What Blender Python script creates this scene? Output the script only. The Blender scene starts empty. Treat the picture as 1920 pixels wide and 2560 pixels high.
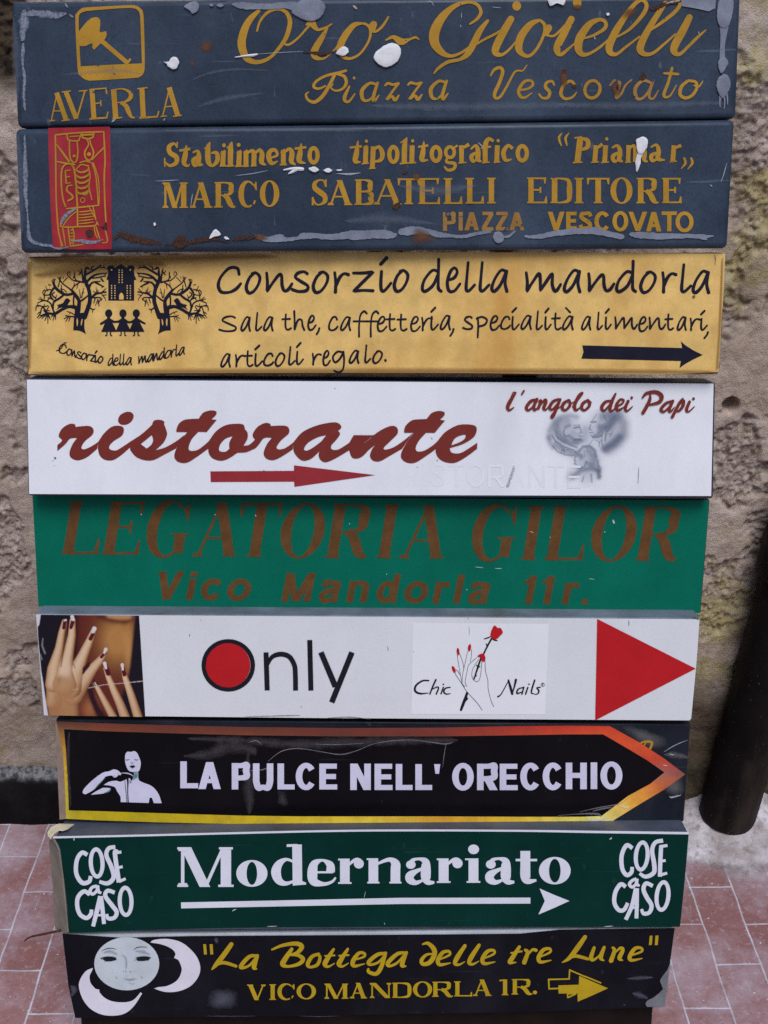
import bpy, bmesh, math, random
import numpy as np
from mathutils import Vector, Matrix, noise
from mathutils.geometry import tessellate_polygon
R = math.radians
random.seed(7)
SC = bpy.context.scene
COL = SC.collection

# ------------------------------------------------------------------ camera, sky, sun, exposure
F = 2900.0                      # focal length in photo pixels (photo 1920 x 2560)
PITCH = R(26.85)                # the camera looks down
CAM_H = 1.60
LEAN = R(12.9)                  # the sign stack leans back towards the wall
cd = bpy.data.cameras.new("camera"); cam = bpy.data.objects.new("camera", cd); COL.objects.link(cam)
cam.location = (0, 0, CAM_H); cam.rotation_euler = (R(90) - PITCH, 0, 0)
cd.sensor_fit = 'AUTO'; cd.sensor_width = 36.0; cd.lens = 36.0 * F / 2560.0
cd.clip_start = 0.05; cd.clip_end = 200
SC.camera = cam

w = bpy.data.worlds.new("World"); SC.world = w; w.use_nodes = True
nt = w.node_tree
bg = nt.nodes['Background']
sky = nt.nodes.new('ShaderNodeTexSky'); sky.sky_type = 'NISHITA'; sky.sun_disc = False
SUN_EL, SUN_AZ = R(58), R(168)
sky.sun_elevation = SUN_EL; sky.sun_rotation = SUN_AZ; sky.dust_density = 1.2; sky.ozone_density = 1.5
# the alley: house fronts hide the sky near the horizon, light falls in from the slot above
tcw = nt.nodes.new('ShaderNodeTexCoord'); sxw = nt.nodes.new('ShaderNodeSeparateXYZ'); rpw = nt.nodes.new('ShaderNodeValToRGB')
nt.links.new(tcw.outputs['Generated'], sxw.inputs[0]); nt.links.new(sxw.outputs['Z'], rpw.inputs[0])
rpw.color_ramp.elements[0].position = 0.15; rpw.color_ramp.elements[0].color = (0.22, 0.21, 0.21, 1)
rpw.color_ramp.elements[1].position = 0.55; rpw.color_ramp.elements[1].color = (1, 1, 1, 1)
mxw = nt.nodes.new('ShaderNodeMix'); mxw.data_type = 'RGBA'; mxw.blend_type = 'MULTIPLY'; mxw.inputs[0].default_value = 1.0
nt.links.new(sky.outputs[0], mxw.inputs[6]); nt.links.new(rpw.outputs[0], mxw.inputs[7])
nt.links.new(mxw.outputs[2], bg.inputs[0]); bg.inputs[1].default_value = 0.13
sd = bpy.data.lights.new("sun", 'SUN'); so = bpy.data.objects.new("sun", sd); COL.objects.link(so)
sd.energy = 1.5; sd.angle = R(28); sd.color = (0.97, 0.97, 1.0)
sdir = Vector((math.sin(SUN_AZ) * math.cos(SUN_EL), math.cos(SUN_AZ) * math.cos(SUN_EL), math.sin(SUN_EL)))
so.rotation_euler = sdir.to_track_quat('Z', 'Y').to_euler(); so.location = (0, 0, 4)
SC.view_settings.view_transform = 'Standard'; SC.view_settings.look = 'None'
SC.cycles.use_denoising = False
SC.view_settings.exposure = 0.42; SC.view_settings.gamma = 1.0

# ------------------------------------------------------------------ measuring: a photo pixel -> a point of a real plane
cp, sp = math.cos(PITCH), math.sin(PITCH)
CAM = Vector((0, 0, CAM_H))
def ray(px, py):
    x, y = (px - 960) / F, (1280 - py) / F
    return Vector((x, cp + y * sp, -sp + y * cp))
def hit(px, py, p0, n):
    d = ray(px, py)
    return CAM + d * ((p0 - CAM).dot(n) / d.dot(n))
UP = Vector((0, 0, 1))
def floor_pt(px, py, z=0.0): return hit(px, py, Vector((0, 0, z)), UP)
NS = Vector((0, -math.cos(LEAN), math.sin(LEAN)))           # outward normal of the leaning stack
P0 = hit(920, 2545, Vector((0, 0, 0.09)), UP)
WALL_Y = floor_pt(960, 2035).y
def wall_pt(px, py, d=0.0): return hit(px, py, Vector((0, WALL_Y - d, 0)), Vector((0, 1, 0)))

# ------------------------------------------------------------------ objects, names, labels
def empty(name, loc, label, cat, group=None):
    o = bpy.data.objects.new(name, None); COL.objects.link(o); o.location = loc
    o.empty_display_size = 0.05
    o['label'] = label; o['category'] = cat
    if group: o['group'] = group
    return o
def mesh_obj(name, verts, faces, mat, parent=None, smooth=False, attr=None, tint=None, mats=None, fmat=None):
    me = bpy.data.meshes.new(name)
    off = parent.matrix_world.translation if False else None
    base = Vector((0, 0, 0))
    if parent is not None:
        q = parent
        while q is not None:
            base = base + q.location; q = q.parent
    me.from_pydata([tuple(Vector(v) - base) for v in verts], [], faces)
    for m in (mats or [mat]): me.materials.append(m)
    if fmat:
        for p, i in zip(me.polygons, fmat): p.material_index = i
    if attr is not None:
        a = me.attributes.new('fade', 'FLOAT', 'POINT'); a.data.foreach_set('value', attr)
    if tint is not None:
        a = me.attributes.new('tint', 'FLOAT_COLOR', 'POINT')
        a.data.foreach_set('color', [c for t in tint for c in (t[0], t[1], t[2], 1.0)])
    if smooth:
        me.polygons.foreach_set('use_smooth', [True] * len(me.polygons))
    me.update()
    o = bpy.data.objects.new(name, me); COL.objects.link(o)
    if parent is not None: o.parent = parent
    return o

# ------------------------------------------------------------------ materials
def lin(h):
    if not isinstance(h, str): return tuple(h)
    h = h.lstrip('#'); out = []
    for i in (0, 2, 4):
        c = int(h[i:i+2], 16) / 255
        out.append(c / 12.92 if c <= 0.04045 else ((c + 0.055) / 1.055) ** 2.4)
    return tuple(out)
class NG:
    def __init__(s, name):
        s.m = bpy.data.materials.new(name); s.m.use_nodes = True
        s.t = s.m.node_tree; s.b = s.t.nodes['Principled BSDF']; s.out = s.t.nodes['Material Output']
        s.tc = s.t.nodes.new('ShaderNodeTexCoord'); s.co = s.tc.outputs['Object']
    def n(s, typ, **k):
        x = s.t.nodes.new(typ)
        for a, v in k.items(): setattr(x, a, v)
        return x
    def l(s, a, b): s.t.links.new(a, b)
    def noise(s, scale, detail=4, rough=0.55, vec=None, sx=None):
        n = s.n('ShaderNodeTexNoise'); n.inputs['Scale'].default_value = scale
        n.inputs['Detail'].default_value = detail; n.inputs['Roughness'].default_value = rough
        v = vec or s.co
        if sx:
            mp = s.n('ShaderNodeMapping'); mp.inputs['Scale'].default_value = sx; s.l(v, mp.inputs[0]); v = mp.outputs[0]
        s.l(v, n.inputs['Vector']); return n.outputs['Fac']
    def ramp(s, fac, stops):
        r = s.n('ShaderNodeValToRGB'); e = r.color_ramp.elements
        while len(e) < len(stops): e.new(0.5)
        for el, (p, c) in zip(e, stops):
            el.position = p
            c = (c, c, c) if isinstance(c, (int, float)) else lin(c)
            el.color = (*c, 1)
        s.l(fac, r.inputs[0]); return r.outputs[0]
    def mix(s, fac, a, b, mode='MIX'):
        m = s.n('ShaderNodeMix', data_type='RGBA', blend_type=mode)
        for v, i in ((fac, 0), (a, 6), (b, 7)):
            if isinstance(v, (int, float)): m.inputs[i].default_value = v
            elif isinstance(v, str) or isinstance(v, tuple): m.inputs[i].default_value = (*lin(v), 1)
            else: s.l(v, m.inputs[i])
        return m.outputs[2]
    def math(s, op, a, b=0.0, clamp=False):
        m = s.n('ShaderNodeMath', operation=op, use_clamp=clamp)
        for v, i in ((a, 0), (b, 1)):
            if isinstance(v, (int, float)): m.inputs[i].default_value = v
            else: s.l(v, m.inputs[i])
        return m.outputs[0]
    def bump(s, h, strength=0.3, dist=0.002):
        b = s.n('ShaderNodeBump'); b.inputs['Strength'].default_value = strength; b.inputs['Distance'].default_value = dist
        s.l(h, b.inputs['Height']); s.l(b.outputs[0], s.b.inputs['Normal'])
    def base(s, c):
        if isinstance(c, (str, tuple)): s.b.inputs['Base Color'].default_value = (*lin(c), 1)
        else: s.l(c, s.b.inputs['Base Color'])
    def rough(s, v):
        if isinstance(v, (int, float)): s.b.inputs['Roughness'].default_value = v
        else: s.l(v, s.b.inputs['Roughness'])
    def fade(s, fac):
        tr = s.n('ShaderNodeBsdfTransparent'); mx = s.n('ShaderNodeMixShader')
        s.l(fac, mx.inputs[0]); s.l(tr.outputs[0], mx.inputs[1]); s.l(s.b.outputs[0], mx.inputs[2])
        s.l(mx.outputs[0], s.out.inputs['Surface'])
def scale_col(c, k): return tuple(min(1, x * k) for x in lin(c))
def paint(name, c, rough=0.45, var=0.18, scale=14, grime=None, bump=0.06, spec=0.4, chips=None, fine=0.1, scr=None):
    """painted / printed surface: mottled base, fine grain, optional grime streaks and chips"""
    g = NG(name)
    n1 = g.noise(scale, 5, 0.6)
    col = g.mix(g.ramp(n1, [(0.3, 0.0), (0.72, 1.0)]), scale_col(c, 1 - var), scale_col(c, 1 + var * 0.7))
    if fine:
        n2 = g.noise(420, 2, 0.6)
        col = g.mix(g.math('MULTIPLY', g.ramp(n2, [(0.35, 0.0), (0.75, 1.0)]), fine), col, (1, 1, 1), 'SOFT_LIGHT')
        n2b = g.noise(300, 2, 0.6)
        col = g.mix(g.math('MULTIPLY', g.ramp(n2b, [(0.5, 0.0), (0.7, 1.0)]), fine * 1.6), col, scale_col(c, 0.45))
    if grime:
        ns = g.noise(9, 6, 0.65, sx=(1.0, 1.0, 0.28))
        col = g.mix(g.math('MULTIPLY', g.ramp(ns, [(0.5, 0.0), (0.75, 1.0)]), grime[1]), col, grime[0])
    if scr:
        for sx_, th in (((0.05, 1, 1.0), 0.70), ((0.5, 1, 0.04), 0.71), ((0.9, 1, 0.10), 0.74)):
            nq = g.noise(150, 2, 0.5, sx=sx_)
            col = g.mix(g.math('MULTIPLY', g.ramp(nq, [(th, 0.0), (th + 0.05, 1.0)]), scr[1]), col, scr[0])
        nq = g.noise(26, 8, 0.75)
        col = g.mix(g.math('MULTIPLY', g.ramp(nq, [(0.50, 0.0), (0.68, 1.0)]), scr[1] * 0.8), col, scale_col(c, 0.55))
    if chips:
        nc = g.noise(chips[1], 3, 0.5)
        col = g.mix(g.ramp(nc, [(chips[2], 0.0), (chips[2] + 0.015, 1.0)]), col, chips[0])
    g.base(col); g.b.inputs['Specular IOR Level'].default_value = spec * 0.45
    nr = g.noise(30, 4)
    rr = g.math('ADD', g.math('MULTIPLY', nr, 0.25), rough - 0.12)
    g.rough(rr)
    if bump: g.bump(g.noise(60, 4), bump, 0.002)
    return g.m
def stain_mat(name, c, amount=1.0, nscale=40, soft=0.35, rough=0.6, c2=None, nmix=0.6):
    g = NG(name)
    a = g.n('ShaderNodeAttribute', attribute_name='fade').outputs['Fac']
    n = g.noise(nscale, 4, 0.6)
    f = g.math('ADD', a, g.math('MULTIPLY', g.math('SUBTRACT', n, 0.5), nmix))
    f = g.ramp(f, [(0.5 - soft, 0.0), (0.5 + soft, 1.0)])
    f = g.math('MULTIPLY', f, amount)
    if c2: g.base(g.mix(g.ramp(g.noise(nscale * 2.3, 4), [(0.4, 0.0), (0.62, 1.0)]), c, c2))
    else: g.base(c)
    g.rough(rough); g.b.inputs['Specular IOR Level'].default_value = 0.3
    g.fade(f); return g.m
def tint_mat(name, rough=0.4, spec=0.4):
    g = NG(name)
    a = g.n('ShaderNodeAttribute', attribute_name='tint').outputs['Color']
    n = g.noise(60, 4)
    g.base(g.mix(g.math('MULTIPLY', g.ramp(n, [(0.4, 0.0), (0.7, 1.0)]), 0.25), a, (0.05, 0.03, 0.02)))
    g.rough(rough); g.b.inputs['Specular IOR Level'].default_value = spec
    return g.m

# ------------------------------------------------------------------ a sign: its plane, its tray, and the art on it
def spline(pts, n=7, closed=False):
    """Catmull-Rom through (x, y, w, corner) points"""
    out = []
    N = len(pts)
    if N == 2 and not closed:
        return [pts[0][:3], pts[1][:3]]
    segs = N if closed else N - 1
    for i in range(segs):
        p1, p2 = pts[i], pts[(i + 1) % N]
        p0 = pts[i - 1] if (closed or i > 0) else p1
        p3 = pts[(i + 2) % N] if (closed or i + 2 < N) else p2
        if p1[3]: p0 = p1
        if p2[3]: p3 = p2
        if p1[3] and p2[3]:
            out.append(p1[:3]); continue
        for k in range(n):
            t = k / n; q = []
            for a in range(3):
                m1 = (p2[a] - p0[a]) * 0.5; m2 = (p3[a] - p1[a]) * 0.5
                h = t * t * (3 - 2 * t)
                q.append((2*t**3 - 3*t*t + 1) * p1[a] + (t**3 - 2*t*t + t) * m1 + (-2*t**3 + 3*t*t) * p2[a] + (t**3 - t*t) * m2)
            out.append(tuple(q))
    if not closed: out.append(pts[-1][:3])
    return out
def parse(s, w=10.0):
    out = []
    for tok in s.split():
        c = tok.endswith('c')
        if c: tok = tok[:-1]
        v = [float(a) for a in tok.split(',')]
        if len(v) > 2: w = v[2]
        out.append((v[0], v[1], w, c))
    return out

class Sign:
    def __init__(s, name, label, cat, TL, TR, BR, BL, dL, dR=None, depth=0.05, bevel=0.0015, tray=None, back=None, seg=2, group=None, tray_name='tray'):
        dR = dL if dR is None else dR
        tl = hit(*TL, P0 + NS * dL, NS); bl = hit(*BL, P0 + NS * dL, NS); tr = hit(*TR, P0 + NS * dR, NS)
        s.n = (bl - tl).cross(tr - tl).normalized()
        if s.n.dot(NS) < 0: s.n = -s.n
        s.p = tl
        br = hit(*BR, tl, s.n)
        s.corners = [tl, tr, br, bl]
        base = (bl + br) / 2 - s.n * depth * 0.5
        s.root = empty(name, base, label, cat, group)
        s.depth = depth
        if tray:
            bm = bmesh.new()
            f = [bm.verts.new(c) for c in s.corners]; b = [bm.verts.new(c - s.n * depth) for c in s.corners]
            bm.faces.new(f); bm.faces.new(b[::-1])
            for i in range(4):
                j = (i + 1) % 4; bm.faces.new((f[j], f[i], b[i], b[j]))
            bmesh.ops.recalc_face_normals(bm, faces=bm.faces)
            if bevel: bmesh.ops.bevel(bm, geom=bm.edges[:], offset=bevel, segments=seg, affect='EDGES', profile=0.5)
            bmesh.ops.triangulate(bm, faces=[f for f in bm.faces if len(f.verts) > 4])
            vs = [v.co.copy() for v in bm.verts]; bm.verts.index_update()
            fs = [[v.index for v in f.verts] for f in bm.faces]; bm.free()
            s.tray = mesh_obj(tray_name, vs, fs, tray, s.root, smooth=False)
            me = s.tray.data
            big = sorted(p.area for p in me.polygons)[-6]
            me.polygons.foreach_set('use_smooth', [p.area < big * 0.9 for p in me.polygons])
    def at(s, px, py, off=0.0): return hit(px, py, s.p + s.n * off, s.n)

class Art:
    def __init__(s, S, name, mat, x0=0, y0=0, sc=3.0, off=0.0006, cap='r', parent=None, label=None):
        s.S, s.name, s.mat, s.off, s.cap, s.parent, s.label = S, name, mat, off, cap, parent, label
        s.V, s.Fc, s.A, s.T, s.el = [], [], [], [], []; s.k = 0; s.hasA = False; s.hasT = False
        s.crop(x0, y0, sc)
    def crop(s, x0, y0, sc=3.0): s.x0, s.y0, s.sc = x0, y0, sc; return s
    def lay(s):
        s.k = (s.k + 1) % 12; s.el.append((len(s.V), len(s.Fc))); return s.off + s.k * 0.00004
    def v(s, x, y, o, a=1.0, t=(1, 1, 1)):
        s.V.append((s.x0 + x / s.sc, s.y0 + y / s.sc, o)); s.A.append(a); s.T.append(t); return len(s.V) - 1
    def st(s, txt, w=10.0, cap=None, closed=False, dx=0, dy=0, n=7, h=0.0):
        """a stroke of varying width along a smooth path (h: height of a raised ridge)"""
        pts = parse(txt, w) if isinstance(txt, str) else txt
        pts = [(p[0] + dx, p[1] + dy, p[2], p[3] if len(p) > 3 else False) for p in pts]
        P = spline(pts, n, closed); cap = cap or s.cap; o = s.lay(); m = len(P)
        rows = []
        for i, (x, y, ww) in enumerate(P):
            a = P[i - 1] if (i or closed) else P[i]; b = P[(i + 1) % m] if (i + 1 < m or closed) else P[i]
            tx, ty = b[0] - a[0], b[1] - a[1]; L = math.hypot(tx, ty) or 1.0
            nx, ny = -ty / L, tx / L; r = ww / 2; oo = o + 0.00003 * i / m
            row = [s.v(x + nx * r, y + ny * r, oo), s.v(x - nx * r, y - ny * r, oo)]
            if h: row = [row[0], s.v(x, y, oo + h), row[1]]
            rows.append(row)
        for i in range(m if closed else m - 1):
            a, b = rows[i], rows[(i + 1) % m]
            for j in range(len(a) - 1): s.Fc.append((a[j], a[j+1], b[j+1], b[j]))
        if cap == 'r' and not closed:
            for (x, y, ww), q in ((P[0], P[1]), (P[-1], P[-2])):
                if ww < 3: continue
                ang = math.atan2(y - q[1], x - q[0]); oo = o
                c = s.v(x, y, oo + h); prev = None
                for j in range(7):
                    t = ang - math.pi / 2 + math.pi * j / 6
                    vv = s.v(x + math.cos(t) * ww / 2, y + math.sin(t) * ww / 2, oo)
                    if prev is not None: s.Fc.append((c, prev, vv))
                    prev = vv
        return s
    def li(s, x0, y0, x1, y1, w): return s.st([(x0, y0, w, False), (x1, y1, w, False)], cap='b')
    def fi(s, outer, *holes, dx=0, dy=0, n=7, poly=False, mx=None):
        loops = []; o = s.lay(); idx = []
        for t in (outer,) + holes:
            pts = parse(t) if isinstance(t, str) else t
            P = [p[:3] for p in pts] if poly else spline(pts, n, True)
            if s.name == 'putty_smear': P = s.jag(P, 5.0)
            P = [((mx - p[0]) if mx else p[0] + dx, p[1] + dy) for p in P]
            loops.append([Vector((p[0], p[1], 0)) for p in P])
            idx += [s.v(p[0], p[1], o) for p in P]
        for t in tessellate_polygon(loops): s.Fc.append(tuple(idx[i] for i in t))
        return s
    def po(s, txt, **k): return s.fi(txt, poly=True, **k)
    def ell(s, cx, cy, rx, ry, w=None, rot=0.0, n=40, rx2=None, ry2=None):
        c, q = math.cos(R(rot)), math.sin(R(rot))
        def loop(a, b):
            return [(cx + a*math.cos(t)*c - b*math.sin(t)*q, cy + a*math.cos(t)*q + b*math.sin(t)*c, 0) for t in [2*math.pi*i/n for i in range(n)]]
        if rx2: return s.fi(loop(rx, ry), loop(rx2, ry2), poly=True)
        if w: return s.fi(loop(rx + w/2, ry + w/2), loop(rx - w/2, ry - w/2), poly=True)
        return s.fi(loop(rx, ry), poly=True)
    def stain(s, txt, core=0.45, n=6, wob=0.0):
        """feathered patch: attribute fade runs 0 at the rim to 1 inside"""
        s.hasA = True
        pts = parse(txt) if isinstance(txt, str) else txt
        P = spline(pts, n, True); o = s.lay(); m = len(P)
        cx = sum(p[0] for p in P) / m; cy = sum(p[1] for p in P) / m
        A = [s.v(p[0], p[1], o, 0.0) for p in P]
        B = [s.v(cx + (p[0]-cx)*(core+1)/2, cy + (p[1]-cy)*(core+1)/2, o, 0.5) for p in P]
        C = [s.v(cx + (p[0]-cx)*core, cy + (p[1]-cy)*core, o, 1.0) for p in P]
        D = s.v(cx, cy, o, 1.0)
        for i in range(m):
            j = (i + 1) % m
            s.Fc += [(A[i], A[j], B[j], B[i]), (B[i], B[j], C[j], C[i]), (C[i], C[j], D)]
        return s
    def smear(s, txt, w=20.0, n=7):
        """feathered stroke"""
        s.hasA = True
        P = spline(parse(txt, w), n); o = s.lay(); m = len(P); rows = []
        for i, (x, y, ww) in enumerate(P):
            a = P[max(i-1, 0)]; b = P[min(i+1, m-1)]
            tx, ty = b[0]-a[0], b[1]-a[1]; L = math.hypot(tx, ty) or 1.0
            nx, ny = -ty/L, tx/L; e = 0.0 if i in (0, m-1) else 1.0
            oo = o + 0.00003 * i / m
            rows.append([s.v(x+nx*ww/2, y+ny*ww/2, oo, 0.0), s.v(x, y, oo, e), s.v(x-nx*ww/2, y-ny*ww/2, oo, 0.0)])
        for a, b in zip(rows, rows[1:]):
            s.Fc += [(a[0], a[1], b[1], b[0]), (a[1], a[2], b[2], b[1])]
        return s
    def jag(s, P, a=3.2):
        """ragged rim of a flaked edge"""
        out = []
        for p in P:
            q = Vector((p[0]*.06 + s.x0, p[1]*.06, 1.7)); q2 = q * 2.7
            out.append((p[0] + a*(noise.noise(q) + .8*noise.noise(q2)), p[1] + a*(noise.noise(q + Vector((9, 2, 4))) + .8*noise.noise(q2 + Vector((3, 8, 1)))), 0))
        return out
    def blob(s, txt, h=0.0012, n=6):
        """a raised lump of dried putty with rounded edge (star-shaped outline)"""
        pts = parse(txt) if isinstance(txt, str) else txt
        P = s.jag(spline(pts, n, True)); o = s.lay(); m = len(P)
        cx = sum(p[0] for p in P) / m; cy = sum(p[1] for p in P) / m
        rings = []
        for k, hh in ((1.0, -0.0004), (1.0, h*0.5), (0.985, h*0.85), (0.94, h), (0.5, h*0.9)):
            rings.append([s.v(cx+(p[0]-cx)*k, cy+(p[1]-cy)*k, o+hh) for p in P])
        for a, b in zip(rings, rings[1:]):
            for i in range(m):
                j = (i+1) % m; s.Fc.append((a[i], a[j], b[j], b[i]))
        D = s.v(cx, cy, o + h*0.85)
        for i in range(m): s.Fc.append((rings[-1][i], rings[-1][(i+1) % m], D))
        return s
    GAP = {'lettering': 19, 'emblem': 30, 'logo': 60, 'emblem_window': 80, 'portrait_print': 60, 'figure_print': 60, 'face_drawing': 200, 'border': 999, 'face_panel': 999, 'arrow': 60}
    def build(s, smooth=False, split=True):
        """link the art as meshes: strokes that stand together make one piece (a word, a blob), pieces apart become parts of their own"""
        vs = [s.S.at(x, y, o) for x, y, o in s.V]
        el = [e for e in s.el] + [(len(s.V), len(s.Fc))]
        n = len(el) - 1
        if n < 2 or not split: groups = [list(range(max(n, 1)))]
        else:
            gap = s.GAP.get(s.name, 22); bb = []
            for i in range(n):
                q = s.V[el[i][0]:el[i+1][0]] or [(0, 0, 0)]
                bb.append((min(p[0] for p in q)-gap/2, max(p[0] for p in q)+gap/2, min(p[1] for p in q)-gap/2, max(p[1] for p in q)+gap/2))
            par = list(range(n))
            def find(i):
                while par[i] != i: i = par[i]
                return i
            for i in range(n):
                for j in range(i):
                    a, b = bb[i], bb[j]
                    if a[0] < b[1] and b[0] < a[1] and a[2] < b[3] and b[2] < a[3]: par[find(i)] = find(j)
            d = {}
            for i in range(n): d.setdefault(find(i), []).append(i)
            groups = list(d.values())
        objs = []
        for gsel in groups:
            fsel = s.Fc if len(groups) == 1 else [f for i in gsel for f in s.Fc[el[i][1]:el[i+1][1]]]
            used = sorted({i for f in fsel for i in f}); mp = {u: k for k, u in enumerate(used)}
            fs = []
            for f in fsel:
                a, b, c = vs[f[0]], vs[f[1]], vs[f[2]]
                g_ = tuple(mp[i] for i in f)
                fs.append(g_[::-1] if (b-a).cross(c-a).dot(s.S.n) < 0 else g_)
            if not fs: continue
            o = mesh_obj(s.name, [vs[u] for u in used], fs, s.mat, s.parent or s.S.root, smooth=smooth,
                         attr=[s.A[u] for u in used] if s.hasA else None, tint=[s.T[u] for u in used] if s.hasT else None)
            if s.label: o['label'] = s.label
            objs.append(o)
        return objs[0]

# ------------------------------------------------------------------ printed pictures: tones evaluated on a fine flat grid
def poly_dist(U, V, pts):
    """distance to a polyline with a radius per vertex -> (smallest d/r, side, along)"""
    best = np.full(U.shape, 1e9); side = np.zeros(U.shape); rr = np.ones(U.shape)
    for (x0, y0, r0), (x1, y1, r1) in zip(pts, pts[1:]):
        dx, dy = x1-x0, y1-y0; L2 = dx*dx + dy*dy
        t = np.clip(((U-x0)*dx + (V-y0)*dy) / L2, 0, 1)
        r = r0 + (r1-r0)*t
        ex, ey = U-(x0+dx*t), V-(y0+dy*t)
        d = np.hypot(ex, ey) / r; m = d < best
        best = np.where(m, d, best); side = np.where(m, ex / r, side); rr = np.where(m, r, rr)
    return best, side, rr
def P3(t): return [p[:3] for p in parse(t)]
def picture(S, name, mat, crop, x0, x1, y0, y1, nx, ny, fn, off, quad=None):
    u = np.linspace(0, 1, nx); v = np.linspace(0, 1, ny); a, b = np.meshgrid(u, v)
    if quad: (ax, ay), (bx, by), (cx, cy), (dx, dy) = quad
    else: (ax, ay), (bx, by), (cx, cy), (dx, dy) = (x0, y0), (x1, y0), (x1, y1), (x0, y1)
    U = (ax*(1-a)+bx*a)*(1-b) + (dx*(1-a)+cx*a)*b; V = (ay*(1-a)+by*a)*(1-b) + (dy*(1-a)+cy*a)*b
    rgb, al = fn(U, V)
    vs = [S.at(crop[0] + x/crop[2], crop[1] + y/crop[2], off) for x, y in zip(U.ravel(), V.ravel())]
    fs = [(j*nx+i, (j+1)*nx+i, (j+1)*nx+i+1, j*nx+i+1) for j in range(ny-1) for i in range(nx-1)]
    return mesh_obj(name, vs, fs, mat, S.root, attr=al.ravel().tolist(), tint=rgb.reshape(-1, 3).tolist())
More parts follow.
